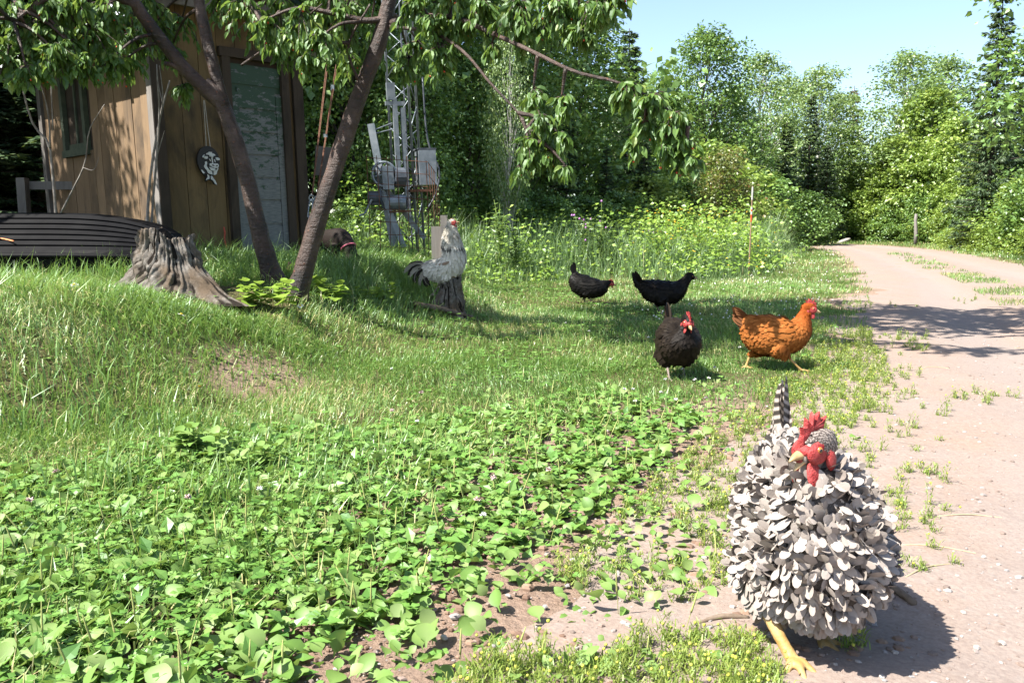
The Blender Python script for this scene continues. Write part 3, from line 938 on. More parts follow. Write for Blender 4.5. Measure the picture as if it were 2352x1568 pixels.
o = stump('tree_stump', 'big weathered rotting stump with flaring roots in the grass before the shed', (p.x - .10, p.y + .10, gz(p.x, p.y) - .02), .40,
          ([0, .25, .6, 1], [.27, .225, .18, .155]), [(-.38, .30, .30), (-1.05, .17, .24), (-1.7, .10, .2), (-2.6, .16, .3), (3.0, .10, .4), (1.2, .1, .5)], 5, twist=-.75, lumps=.022, lean=(-.05, 0),
          broken=lambda a: .40 + .02 * math.sin(a * 3 + 1) + .012 * math.sin(a * 7) - .05 * max(0, math.cos(a - .2)))
tag(o, 'big weathered rotting stump with flaring roots in the grass before the shed', 'stump')
o = stump('tree_stump', '', (RSX0 := gpt(1035, 716).x, gpt(1035, 716).y, gz(gpt(1035, 716).x, gpt(1035, 716).y) - .02), .30, ([0, .3, .6, 1], [.13, .115, .10, .08]),
          [(2.9, .26, .4), (-2.6, .08, .4), (-.9, .05, .5)], 9, grooves=15, depth=.14, twist=.5, lumps=.016,
          broken=lambda a: .295 + .05 * math.cos(a) + .03 * math.sin(a * 3))
tag(o, 'small dark weathered stump with a long root under the rooster', 'stump')
M_STICK = mnoise('dry_stick', (.085, .06, .042), (.17, .13, .098), 30, .85, .5, .004, stretch=(1, 1, 1))
def stick(name, label, pts, rad, seed=0):
    m = MB(); m.tube(catmull(np.array([list(q) for q in pts]), 12), rad, 7, wob=.25, seed=seed)
    return tag(m.build(name, M_STICK, smooth=True), label, 'stick')
def gstick(a, b, dz=.012):
    p, q = gpt(*a), gpt(*b)
    return [Vector((p.x, p.y, gz(p.x, p.y) + dz)), (p + q) / 2 + Vector((.0, .01, dz + .004)), Vector((q.x, q.y, gz(q.x, q.y) + dz))]
stick('dead_branch', 'grey dead branch lying at the foot of the small stump', gstick((950, 705), (1085, 735), .03), [.022, .026, .02, .012], 1)
stick('broken_stick', 'short thick broken stick lying in the hen\'s shadow on the drive', gstick((2036, 1356), (2100, 1396), .010), [.004, .008, .009, .008], 2)
stick('bark_strip', 'curled dark bark strip on bare soil behind the barred hen', gstick((1720, 1424), (1600, 1438), .006), [.004, .006, .005, .003], 3)
stick('dry_twig', 'pale twig on the soil left of the barred hen\'s feet', gstick((1690, 1385), (1745, 1378), .005), [.003, .0035, .003], 4)
for k, (a, b) in enumerate((((2060, 1255), (2240, 1275)), ((2150, 1190), (2300, 1193)), ((2080, 1330), (2180, 1300)), ((1440, 1325), (1500, 1360)), ((2330, 800), (2400, 812)), ((2120, 845), (2180, 848)))):
    m = MB(); m.tube(catmull(np.array([list(q) for q in gstick(a, b, .006)]), 8), .0016, 5)
    tag(m.build('straw_stalk', mnoise('dry_straw', (.32, .26, .16), (.42, .35, .23), 40, .8, 0)), 'dry pale straw stalk lying on the gravel drive', 'straw', 'straw stalks on the drive')
q = gpt(2018, 556)
m = MB(); m.sphere((0, 0, .08), (.34, .14, .09), 12, 8, Matrix.Rotation(-.35, 4, 'Y')); o = m.build('pale_log', mnoise('bleached_wood', (.20, .19, .17), (.30, .28, .26), 6, .9, .4), smooth=True)
o.location = (at(2018, 548, 33).x, 36.5, gz(at(2018, 548, 33).x, 36.5)); tag(o, 'bleached piece of log lying on the grass beyond the bend', 'log')
q = at(2104, 535, 33.5)
m = MB(); m.tube([(0, 0, -.1), (.0, 0, .5), (-.05, 0, 1.0), (-.04, 0, 1.25)], [.075, .07, .065, .05], 8, wob=.1); o = m.build('birch_snag', M_GREY, smooth=True)
o.location = (q.x, 33.5, gz(q.x, 33.5)); tag(o, 'short pale broken birch stub on the far verge', 'snag')
q = gpt(663, 600)
m = MB(); m.tube([(0, 0, -.03), (.01, 0, .07), (.03, 0, .16)], [.010, .012, .013], 8); o = m.build('pink_stake', mnoise('magenta_plastic', (.35, .03, .14), (.45, .06, .20), 9, .5, 0), smooth=True)
q = at(655, 585, 6.4); o.location = (q.x, 6.4, gz(q.x, 6.4)); tag(o, 'short magenta plastic stake in the grass between the cherry trunks', 'stake')
# ------------------------------------------------------------------ trees
G1 = [(0, (0.053, 0.106, 0.024)), (.45, (0.122, 0.225, 0.045)), (.8, (0.206, 0.319, 0.070)), (1, (0.312, 0.388, 0.100))]
M_LEAFM = mleaf('maple_leaf', G1, .36)
M_LEAFB = mleaf('birch_leaf', [(0, (0.088, 0.152, 0.046)), (.5, (0.181, 0.268, 0.078)), (.85, (0.275, 0.354, 0.119)), (1, (0.375, 0.427, 0.162))], .38, gloss=.06)
M_LEAFY = mleaf('yellow_green_leaf', [(0, (.09, .155, .028)), (.4, (.20, .30, .048)), (.8, (.31, .39, .075)), (1, (.40, .42, .10))], .42)
M_LEAFR = mleaf('reddish_leaf', [(0, (.05, .075, .015)), (.4, (.12, .14, .03)), (.75, (.22, .13, .04)), (1, (.26, .09, .035))], .35)
M_NEEDLE = mleaf('spruce_needle', [(0, (.022, .042, .020)), (.5, (.050, .085, .040)), (.85, (.085, .125, .060)), (1, (.13, .165, .085))], .15, gloss=.03)
M_NEEDLER = mleaf('dead_red_needle', [(0, (.06, .035, .02)), (.5, (.13, .07, .04)), (1, (.20, .10, .06))], .12, gloss=.03)
M_CHERRY = mleaf('cherry_leaf', [(0, (.032, .075, .016)), (.5, (.072, .145, .026)), (.85, (.12, .215, .04)), (1, (.20, .26, .06))], .46, gloss=.035, rough=.5)
M_BARK = mnoise('grey_bark', (.03, .024, .02), (.085, .07, .058), 14, .9, .6, .02, stretch=(1, 1, .25))
M_BIRCH = mnoise('white_birch_bark', (.11, .10, .085), (.42, .41, .385), 6, .8, .3, .008, stretch=(.5, .5, 3), lo=.25, hi=.42)

def m_cherrybark():
    m, nt, b, _ = nmat('cherry_bark')
    n = tnoise(nt, 7, 7, stretch=(1, 1, .8)); h = tnoise(nt, 16, 7, stretch=(.6, .6, 2.6), rough=.7); s_ = tnoise(nt, 34, 7, rough=.7)
    c = ramp(nt, n, [(.34, (.012, .008, .007)), (.5, (.038, .021, .016)), (.68, (.085, .055, .044))])
    c = mixc(nt, ramp(nt, h, [(.60, (0, 0, 0)), (.70, (.7, .7, .7))]), c, (.15, .115, .095, 1))
    c = mixc(nt, ramp(nt, s_, [(.60, (0, 0, 0)), (.68, (1, 1, 1))]), c, (.14, .048, .024, 1))
    nt.links.new(c, b.inputs['Base Color'])
    b.inputs['Roughness'].default_value = .5; b.inputs['Specular IOR Level'].default_value = .45
    bump(nt, b, mixc(nt, .5, h, s_), .95, .03)
    return m
M_CBARK = m_cherrybark()

def leafmesh(name, O, d, n, size, tmpl, mat, parent, rg, var=None, wid=.6):
    M = frames(d, n)
    S = np.stack([size * wid, size, size], 1)
    V, Fs, k = stamp(tmpl[0], tmpl[1], tmpl[2], O, M, S)
    v = rg.random(len(O)) if var is None else var
    return build(name, V, Fs, mat, parent, attrs={'var': np.repeat(v, k)})

def rdir(rg, n):
    v = rg.normal(size=(n, 3)); return v / np.linalg.norm(v, axis=1)[:, None]

def broadleaf(name, label, cat, seed, H, rad, base, nl, leaf, mat, bark, trunk_r, clumps=46, narrow=1.0, tmpl=LEAF4, droop=.3, group=None, csz=.20, flat=.55):
    """trunk and limbs (one mesh) carrying clumps of leaves (one mesh), real size H"""
    rg = np.random.default_rng(seed)
    root = thing(name, label, cat, group=group)
    tp = [Vector((0, 0, -.15))]
    for k in range(1, 9):
        t = k / 8
        tp.append(Vector((rg.normal(0, .012) * H * t, rg.normal(0, .012) * H * t, H * .94 * t)))
    mb = MB(); TP = catmull(np.array([list(q) for q in tp]), 22)
    mb.tube(TP, np.linspace(1, .12, 22) ** 1.1 * trunk_r, 8, wob=.1, seed=seed)
    O, D, Nn, SZ, VR = [], [], [], [], []
    per = nl // clumps
    for c in range(clumps):
        t = base + (1 - base) * (c + rg.random()) / clumps
        prof = math.sin(math.pi * min(1, max(0, (t - base) / (1 - base)) ** .75 * .86 + .10)) ** .8
        ang = c * 2.399 + rg.normal(0, .4)
        reach = rad * prof * (.45 + .6 * rg.random())
        z0 = H * max(.08, t - .16 - .1 * rg.random())
        i = min(21, int(z0 / (H * .94) * 21)); st = TP[i]
        cc = np.array([reach * math.cos(ang), reach * math.sin(ang), H * t * .97]) + np.array([TP[min(21, int(t * 21))][0], TP[min(21, int(t * 21))][1], 0]) * .6
        mid = (st + cc) / 2 + np.array([0, 0, .06 * H * rg.random()])
        mb.tube(catmull(np.array([st, mid, cc]), 7), np.linspace(trunk_r * .30 * (1 - t * .6), trunk_r * .05, 7), 5)
        cr = H * csz * narrow * (.55 + .6 * rg.random()) * (.6 + .5 * prof)
        nn = int(per * (.6 + .8 * rg.random()))
        v = rdir(rg, nn)
        rr = cr * rg.random(nn)[:, None] ** .45
        pos = cc + v * rr * np.array([1, 1, flat])
        # sub-clumping so that light and dark show
        sub = rg.integers(0, 9, nn); sc_ = rdir(rg, 9) * cr * .62 * np.array([1, 1, flat])
        pos = cc + sc_[sub] + (v * rr) * .52 * np.array([1, 1, flat])
        O.append(pos)
        dd = v * np.array([1, 1, .4]) + np.array([0, 0, -droop]) + rg.normal(0, .35, (nn, 3)); D.append(dd)
        n_ = rg.normal(0, .55, (nn, 3)) + np.array([0, 0, 1.0]) + v * .35; Nn.append(n_)
        SZ.append(leaf * (.6 + .8 * rg.random(nn))); VR.append(np.clip(rg.normal(.42, .17, nn) + rg.normal(0, .08), 0, 1))
    mb.build('trunk', bark, root, smooth=True)
    leafmesh('crown', np.concatenate(O), np.concatenate(D), np.concatenate(Nn), np.concatenate(SZ), tmpl, mat, root, rg, np.concatenate(VR), .72)
    return root

def spruce(name, label, seed, H, rad, nw, mat, group=None, dens=1.0, bare=.06):
    rg = np.random.default_rng(seed)
    root = thing(name, label, 'tree', group=group)
    mb = MB(); mb.tube([(0, 0, -.15), (.02, .01, H * .5), (0, 0, H)], np.array([.017, .010, .002]) * H, 8)
    O, D, Nn, SZ = [], [], [], []
    for w_ in range(nw):
        t = bare + (1 - bare) * (w_ / nw) ** .92
        nb = int(7 - 2 * t)
        for b_ in range(nb):
            a = 2 * math.pi * (b_ + .5 * (w_ % 2)) / nb + rg.normal(0, .25)
            L = rad * (1 - t) ** .85 * (.7 + .5 * rg.random()) + .12
            z = H * t + rg.normal(0, .08)
            up = .25 + .5 * t
            m_ = 8
            s_ = np.linspace(0, 1, m_)
            P = np.stack([np.cos(a) * L * s_, np.sin(a) * L * s_, z + L * (-.55 * s_ * (1 - up) + .30 * s_ ** 2)], 1)
            mb.tube(P[::3] if m_ > 6 else P, np.linspace(.010, .003, len(P[::3])) * (1 + L), 4)
            n = int((36 + 46 * L) * dens)
            q = rg.random(n) ** .75
            pos = np.stack([np.interp(q, s_, P[:, k]) for k in range(3)], 1)
            side = np.array([-math.sin(a), math.cos(a), 0]); out = np.array([math.cos(a), math.sin(a), -.1])
            sg = rg.choice([-1, 1], n)[:, None]
            wdt = (1 - q)[:, None] * .42 * L
            pos = pos + sg * side * wdt * rg.random((n, 1)) + np.array([0, 0, -.05]) * rg.random((n, 1)) * L
            dd = out * (.8 + .5 * rg.random((n, 1))) + sg * side * .75 + np.array([0, 0, -.35]) + rg.normal(0, .25, (n, 3))
            O.append(pos); D.append(dd); Nn.append(rg.normal(0, .5, (n, 3)) + np.array([0, 0, 1.]))
            SZ.append((.16 + .10 * rg.random(n)) * (H / 9))
    mb.build('trunk', M_BARK, root, smooth=True)
    leafmesh('crown', np.concatenate(O), np.concatenate(D), np.concatenate(Nn), np.concatenate(SZ), LEAF2, mat, root, rg, None, .30)
    return root

PROTO = {
    'maple': broadleaf('maple_tree', '', 'tree', 21, 10, 2.7, .22, 15000, .15, M_LEAFM, M_BARK, .15, 78, csz=.135),
    'maple2': broadleaf('maple_tree', '', 'tree', 22, 10, 2.3, .16, 13500, .15, M_LEAFM, M_BARK, .13, 70, csz=.13),
    'birch': broadleaf('birch_tree', '', 'tree', 23, 10, 1.5, .24, 9500, .115, M_LEAFB, M_BIRCH, .09, 64, csz=.095, droop=.7, flat=.8),
    'birch2': broadleaf('birch_tree', '', 'tree', 24, 10, 1.9, .27, 9500, .115, M_LEAFB, M_BIRCH, .09, 58, csz=.10, droop=.6, flat=.7),
    'young': broadleaf('young_maple', '', 'tree', 25, 6, 1.9, .05, 14000, .14, M_LEAFY, M_BARK, .06, 60, csz=.15),
    'shrub': broadleaf('shrub', '', 'shrub', 26, 3, 1.5, .02, 9000, .115, M_LEAFM, M_BARK, .035, 34, csz=.30),
    'shrub2': broadleaf('shrub', '', 'shrub', 27, 3, 1.4, .02, 8000, .115, M_LEAFY, M_BARK, .035, 32, csz=.30),
    'redshrub': broadleaf('shrub', '', 'shrub', 28, 3.4, 1.1, .10, 5000, .10, M_LEAFR, M_BARK, .03, 34, csz=.24),
    'spruce': spruce('spruce_tree', '', 31, 10, 2.3, 34, M_NEEDLE),
    'spruce2': spruce('spruce_tree', '', 32, 10, 1.9, 30, M_NEEDLE, dens=1.15),
    'deadspruce': spruce('spruce_tree', '', 33, 10, 1.5, 24, M_NEEDLER, dens=.6),
}
PH = {'maple': 10, 'maple2': 10, 'birch': 10, 'birch2': 10, 'young': 6, 'shrub': 3, 'shrub2': 3, 'redshrub': 3.4, 'spruce': 10, 'spruce2': 10, 'deadspruce': 10}
USED = set()
def plant(kind, x, top, Y, label, group=None, wide=1.0, X=None, H=None):
    xx = at(x, 600, Y).x if X is None else X
    g0 = gz(xx, Y)
    h = (at(x, top, Y).z - g0) if H is None else H
    o = PROTO[kind]
    if kind in USED:
        o = copy_tree(o)
    USED.add(kind)
    s_ = h / PH[kind]
    o.location = (xx, Y, g0 - .05); o.rotation_euler = (0, 0, random.random() * 6.28)
    k = s_ * wide
    o.scale = (k * random.uniform(.92, 1.08), k * random.uniform(.92, 1.08), s_)
    o['label'] = label
    if group: o['group'] = group
    elif 'group' in o: del o['group']
    return o
g_l = 'shaded trees in the wood behind the lattice tower'
for x, top, Y, kd, w_ in ((745, -250, 17, 'maple', 1), (880, -320, 19, 'maple2', 1), (1010, -160, 17.5, 'maple', .95), (1115, -110, 20, 'maple2', 1.05), (1225, -70, 21.5, 'maple', 1), (1325, -30, 23, 'maple2', 1.1),
                         (820, -100, 15, 'maple2', .8), (950, 40, 15.2, 'maple', .8), (1080, 90, 17, 'maple2', .95), (1200, 120, 19, 'maple', .9)):
    plant(kd, x, top, Y, 'tall shaded broadleaf tree in the dark wood behind the lattice tower', g_l, w_)
plant('birch', 1172, -30, 15.6, 'slim birch with bare white trunk in front of the dark wood', None, .55)
for x, top, Y, w_ in ((1437, 62, 26, 1.0), ):
    plant('spruce', x, top, Y, 'tall dark spruce rising above the wood, its tip against the sky', None, w_)
for x, top, Y, w_ in ((1300, 250, 19.5, .9), (1475, 320, 22, 1.0), (1390, 330, 20.5, .9)):
    plant('spruce2', x, top, Y, 'low dark spruce in the shaded wood edge behind the tall weeds', 'low spruces in the wood edge', w_)
g_b = 'dark trees behind the shed'
for X, Y, H in ((-8.2, 11.6, 3.4), (-9.6, 11.0, 3.6), (-6.9, 12.4, 3.2), (-11.2, 10.4, 3.8), (-10.0, 13.2, 3.6), (-8.3, 13.6, 3.6), (-12.4, 12.0, 3.8)):
    plant('spruce2', 0, 0, Y, 'low dark spruce in the gloom behind the shed and fence post', 'low spruces behind the shed', 1.9, X, H * 1.4)
for X, Y, H, kd in ((-9.6, 14.5, 13, 'spruce'), (-7.4, 15.5, 12, 'spruce2'), (-11.5, 12.5, 13, 'spruce'), (-5.6, 16.5, 13, 'spruce2'), (-13.5, 10.6, 12, 'spruce2'), (-8.6, 12.2, 7, 'spruce2')):
    plant(kd, 0, 0, Y, 'dark spruce in the gloom behind the shed', g_b, 1.15, X, H)
for X, Y, H, kd in ((-8.5, 17.5, 14, 'maple'), (-3.6, 18.0, 13, 'maple2'), (-6.2, 14.8, 11, 'maple'), (-12, 15.5, 15, 'maple2'), (-15.5, 13, 15, 'maple')):
    plant(kd, 0, 0, Y, 'tall broadleaf tree rising behind the shed roof', 'tall broadleaf trees behind the shed', 1.0, X, H)
for X, Y, H, kd in ((-7.7, 7.2, 6.6, 'birch2'), (-9.3, 6.6, 8.0, 'birch')):
    plant(kd, 0, 0, Y, 'slim birch beside the black tub, dappling the shed wall with shade', 'birches beside the tub', 1.3, X, H)
# sunlit trees beyond the bend
plant('maple', 1608, 52, 33, 'sunlit maple with tall tufted crown standing right of the pointed spruce')
plant('maple2', 1540, 215, 31, 'sunlit maple lower than its tufted neighbour, right of the pointed spruce', None, 1.0)
plant('maple2', 1665, 190, 35, 'sunlit broadleaf tree between the tufted maple and the first birch', None, 1.0)
plant('birch', 1735, 108, 37, 'pointed sunlit birch with white trunk beyond the marker stake', None, 1.3)
for x, top, Y, w_ in ((1805, 165, 42, 1.3), (1868, 140, 41, 1.35), (1910, 200, 43, 1.2)):
    plant('birch2', x, top, Y, 'rounded sunlit birch above the dark spruces at the bend', 'birches above the bend', w_)
for x, top, Y, w_ in ((1795, 275, 36, 1.0), (1848, 215, 39, .9), (1762, 390, 32, 1.0), (1890, 330, 38, 1.1), (1830, 400, 34, 1.0)):
    plant('spruce2', x, top, Y, 'brownish green spruce among broadleaf trees at the bend of the drive', 'spruces at the bend', w_)
plant('deadspruce', 1943, 195, 44, 'half dead spruce with rusty red needles at the bend', None, .9)
for x, top, Y, w_, kd in ((2062, 105, 40, 1.5, 'birch2'), (2150, 118, 42, 1.6, 'birch'), (2105, 180, 43, 1.5, 'birch2')):
    plant(kd, x, top, Y, 'airy pale green birch rising above the yellow green maples', 'birches behind the young maples', w_)
for x, top, Y, w_ in ((2120, 200, 38, 1.0), (2190, 265, 36, 1.1), (2040, 310, 40, 1.1), (1975, 370, 42, 1.1), (2240, 320, 34, 1.0)):
    plant('young', x, top, Y, 'bushy yellow green young maple beside the far verge', 'young maples along the far verge', w_)
plant('spruce', 2262, -30, 28, 'tall narrow grey green spruce standing by the right hand wood', None, .75)
plant('spruce2', 2340, 40, 30, 'spruce half hidden behind the overhanging maple', None, 1.0)
plant('maple', 2560, -420, 19, 'big dark leaved maple overhanging the drive from its far side', None, 1.0)
plant('maple2', 2380, 260, 29, 'dense green broadleaf tree standing below the overhanging maple', None, .9)
plant('maple2', 2290, 330, 32, 'dense green broadleaf tree between the young maples and the overhanging maple', None, .9)
g_s = 'shrubs along the shaded wood edge'
for x, top, Y, kd in ((800, 470, 13.2, 'shrub'), (850, 430, 14, 'shrub'), (1000, 430, 15.8, 'shrub'), (1100, 450, 16.8, 'shrub'), (1180, 460, 17.6, 'shrub'), (1270, 450, 18, 'shrub'), (1350, 450, 19, 'shrub'), (1420, 440, 20, 'shrub')):
    plant(kd, x, top, Y, 'dark green shrub at the foot of the shaded wood', g_s, 1.2)
for x, top, Y, kd in ((1490, 400, 22, 'shrub2'), (1560, 410, 24, 'shrub'), (1620, 330, 26, 'shrub2'), (1745, 400, 28.5, 'shrub'), (1690, 430, 28, 'shrub2'), (1850, 440, 34, 'shrub')):
    plant(kd, x, top, Y, 'sunlit green shrub growing behind the tall weeds', 'sunlit shrubs behind the weeds', 1.2)
plant('redshrub', 1655, 335, 23, 'reddish green leafed shrub beside the marker stake')
g_r = 'shrubs along the far verge'
for x, top, Y, kd in ((1920, 440, 41, 'shrub'), (1990, 430, 40, 'shrub2'), (2060, 450, 38, 'shrub'), (2130, 440, 36, 'shrub'), (2200, 440, 33.5, 'shrub2'), (2260, 420, 31, 'shrub'), (2320, 400, 28, 'shrub'), (2370, 400, 26, 'shrub2'), (2420, 350, 24, 'shrub')):
    plant(kd, x, top, Y, 'leafy green shrub along the far verge of the drive', g_r, 1.15)
for x, top, Y in ((2200, 515, 29.5), (2270, 510, 27), (2340, 505, 25), (2410, 500, 23)):
    plant('shrub2', x, top, Y, 'low yellow green bramble bush on the far verge', 'brambles on the far verge', 1.7)

# the wood behind, read as one mass
rg = np.random.default_rng(77)
poly = np.array([[-45, 20], [-20, 24], [-6, 25], [3, 30], [9, 44], [18, 54], [28, 50], [36, 38], [40, 22], [46, 8]], float)
seg = np.linalg.norm(np.diff(poly, axis=0), axis=1); cs = np.concatenate([[0], np.cumsum(seg)])
n = 62000
t = rg.random(n) * cs[-1]
px = np.interp(t, cs, poly[:, 0]); py = np.interp(t, cs, poly[:, 1])
hmax = 3.6 + 3.0 * fbm(t * .35, t * 0, 5, 3) + 1.5 * noise2(t * 1.3, t * 0, 8)
hz = hmax * rg.random(n) ** .8
O = np.stack([px + rg.normal(0, 1.3, n), py + rg.normal(0, 1.3, n), hz + np.interp(py, *_rz)], 1)
keep = noise2(t * 1.1, hz * 1.1, 3) > .22
O = O[keep]
w_o = leafmesh('far_woods', O, rdir(rg, len(O)), rg.normal(0, .6, (len(O), 3)) + np.array([0, -.3, .7]), .22 + .25 * rg.random(len(O)), LEAF2, M_LEAFM, None, rg, np.clip(rg.normal(.35, .2, len(O)), 0, 1), .7)
tag(w_o, 'dense green wood closing off the view behind the single trees', 'woods', kind='stuff')

# ------------------------------------------------------------------ cherry trees by the shed
def limb_pts(L): return [at(*q) for q in L]
def cherry(name, label, base, trunk, limbs, clusters, seed, extra):
    rg = np.random.default_rng(seed)
    root = thing(name, label, 'tree', base)
    b0 = np.array(base)
    mb = MB()
    segs = []
    def add(pts, rad, seg=12):
        P = catmull(np.array([list(q) for q in pts]), 26) - b0
        mb.tube(P, rad, seg, wob=.16, seed=seed + len(segs)); segs.append((P, np.interp(np.linspace(0, 1, 26), np.linspace(0, 1, len(rad)), rad)))
    add(*trunk, seg=18)
    for l in limbs: add(*l, seg=10)
    mb.build('trunk', M_CBARK, root, smooth=True)
    allp = np.concatenate([s_[0] for s_ in segs]); allr = np.concatenate([s_[1] for s_ in segs])
    tw = MB()
    O, D, Nn, SZ, VR, BR = [], [], [], [], [], []
    for (c, cr, ntw, ls) in clusters:
        c = np.array(c) - b0
        dd = np.linalg.norm(allp - c, axis=1) + (allr > .07) * .4 + (allp[:, 2] > c[2] + .15) * -.15
        st = allp[np.argmin(dd)]
        hub = c + np.array([0, 0, cr * .35])
        P0 = catmull(np.array([st, (st + hub) / 2 + np.array([0, 0, .10 * np.linalg.norm(st - hub)]), hub]), 8)
        tw.tube(P0, np.linspace(.014, .006, 8), 5)
        for k in range(ntw):
            e = c + rdir(rg, 1)[0] * cr * np.array([1, 1, .9]) * (.5 + .6 * rg.random())
            e[2] -= cr * .25
            P = catmull(np.array([hub, (hub + e) / 2 + np.array([0, 0, .12 * cr]), e]), 8)
            tw.tube(P, np.linspace(.005, .0015, 8), 4)
            nl = 11
            tt = .22 + .78 * np.linspace(0, 1, nl)
            pos = np.stack([np.interp(tt, np.linspace(0, 1, 8), P[:, q]) for q in range(3)], 1)
            tdir = (P[-1] - P[0]) / (np.linalg.norm(P[-1] - P[0]) + 1e-6)
            az = rg.random(nl) * 6.28
            out = np.stack([np.cos(az), np.sin(az), np.zeros(nl)], 1)
            dv = out * .55 + tdir * .45 + np.array([0, 0, -.75]) + rg.normal(0, .25, (nl, 3))
            O.append(pos); D.append(dv); Nn.append(out * .8 + np.array([0, 0, .7]) + rg.normal(0, .35, (nl, 3)))
            SZ.append(ls * (.7 + .6 * rg.random(nl))); VR.append(np.clip(rg.normal(.48, .2, nl), 0, 1))
            if rg.random() < .35: BR.append(pos[rg.integers(0, nl)] + np.array([0, 0, -.03]))
    tw.build('twigs', M_CBARK, root, smooth=True)
    leafmesh('crown', np.concatenate(O), np.concatenate(D), np.concatenate(Nn), np.concatenate(SZ), LEAF8, M_CHERRY, root, rg, np.concatenate(VR), .54)
    fb = MB()
    for q in BR: fb.sphere(q, .0065, 6, 5)
    fr = fb.build('cherries', M_CHERRYF, root, smooth=True); fr['kind'] = 'stuff'
    return root
M_CHERRYF = mnoise('red_cherry', (.45, .03, .015), (.62, .10, .02), 30, .25, 0, spec=.6)

def cl(x, y, r, Y, ntw=10, ls=.064):
    p = at(x, y, Y); return (tuple(p), r * Y / FPX, int(ntw * 2.1), ls * .95)
bA, bB = gpt(622, 640), gpt(690, 655)
bA = Vector((at(620, 620, 5.9).x, 5.9, 0)); bA.z = gz(bA.x, bA.y) - .05
bB = Vector((at(692, 640, 5.6).x, 5.6, 0)); bB.z = gz(bB.x, bB.y) - .05
rgc = np.random.default_rng(91)
def blob(n, c, r, ntw=13, ls=.12):
    out = []
    for _ in range(n):
        v = rdir(rgc, 1)[0] * rgc.random() ** .4
        out.append((tuple(np.array(c) + v * np.array(r)), .42 + .25 * rgc.random(), ntw, ls))
    return out
clA = [cl(30, 40, 75, 5.2, 13), cl(70, 110, 65, 5.15, 13), cl(150, 40, 75, 5.3, 13), cl(120, 130, 55, 5.1, 12), cl(210, 90, 65, 5.4, 13), cl(60, 170, 45, 5.0, 9), cl(20, 150, 50, 5.1, 9), cl(250, 30, 60, 5.5, 10),
       cl(300, 100, 55, 5.9, 9), cl(290, 150, 40, 5.6, 7), cl(355, 75, 45, 6.2, 8), cl(420, 60, 50, 6.4, 8), cl(395, 120, 35, 6.3, 6), cl(190, 150, 40, 5.2, 8), cl(420, 205, 25, 6.0, 4), cl(260, 150, 45, 5.4, 8), cl(345, 20, 50, 6, 8),
       cl(-60, 90, 70, 4.9, 10), cl(-80, 10, 80, 4.8, 10)] + [cl(q, yy, 46, 5.2 if q < 200 else 6.3, 8, .064) for q, yy in ((10, 10), (90, 60), (180, 10), (130, 90), (230, 60), (40, 110), (280, 60), (320, 50), (160, 110), (240, 130), (100, 20))] + blob(22, (-3.6, 5.6, 3.75), (1.6, 1.0, .65), 12) + blob(12, (-4.6, 6.6, 3.35), (1.0, .8, .5), 11)
clB = [cl(560, 30, 60, 5.6, 8), cl(620, 70, 50, 5.4, 8), cl(690, 50, 60, 5.4, 9), cl(740, 100, 50, 5.3, 8), cl(700, 140, 35, 5.3, 6), cl(790, 60, 55, 5.5, 8), cl(800, 140, 45, 5.9, 6), cl(760, 10, 60, 5.6, 8), cl(960, 110, 40, 5.9, 4),
       cl(1100, 20, 55, 5.1, 9), cl(1190, 30, 60, 5.0, 10), cl(1280, 30, 60, 4.9, 11), cl(1370, 25, 60, 4.8, 11), cl(1330, 80, 35, 4.8, 6), cl(1200, 80, 40, 5.0, 6), cl(1130, 110, 30, 5.1, 4), cl(1400, 5, 55, 4.8, 10), cl(1040, 5, 50, 5.2, 8),
       cl(1225, 220, 38, 4.9, 7), cl(1240, 280, 45, 4.8, 9), cl(1215, 345, 42, 4.8, 8), cl(1265, 360, 40, 4.8, 7), cl(1290, 240, 36, 4.75, 6), cl(1285, 320, 36, 4.75, 6), cl(1300, 390, 22, 4.7, 3), cl(1190, 390, 25, 4.8, 3),
       cl(1440, 215, 42, 4.5, 8), cl(1500, 235, 45, 4.45, 9), cl(1545, 275, 42, 4.4, 8), cl(1480, 290, 36, 4.45, 6), cl(1560, 330, 42, 4.4, 7), cl(1575, 370, 38, 4.4, 6), cl(1455, 335, 25, 4.5, 4), cl(1520, 345, 30, 4.4, 4)]
clB += blob(52, (.25, 6.3, 4.0), (2.4, 2.2, .8), 14) + blob(14, (2.2, 6.2, 3.9), (1.2, 1.3, .6), 12) + blob(34, (-.9, 6.4, 3.9), (1.3, 1.7, .7), 14) + [cl(q, yy, 48, 6.35 if q < 950 else 5.3, 8, .066) for q, yy in ((520, 10), (580, 60), (640, 15), (700, 95), (650, 110), (740, 40), (800, 20), (770, 110), (850, 90), (960, 20), (1000, 60), (1060, 60), (1150, 40), (1240, 60), (1330, 50), (940, 150), (1010, 130))]
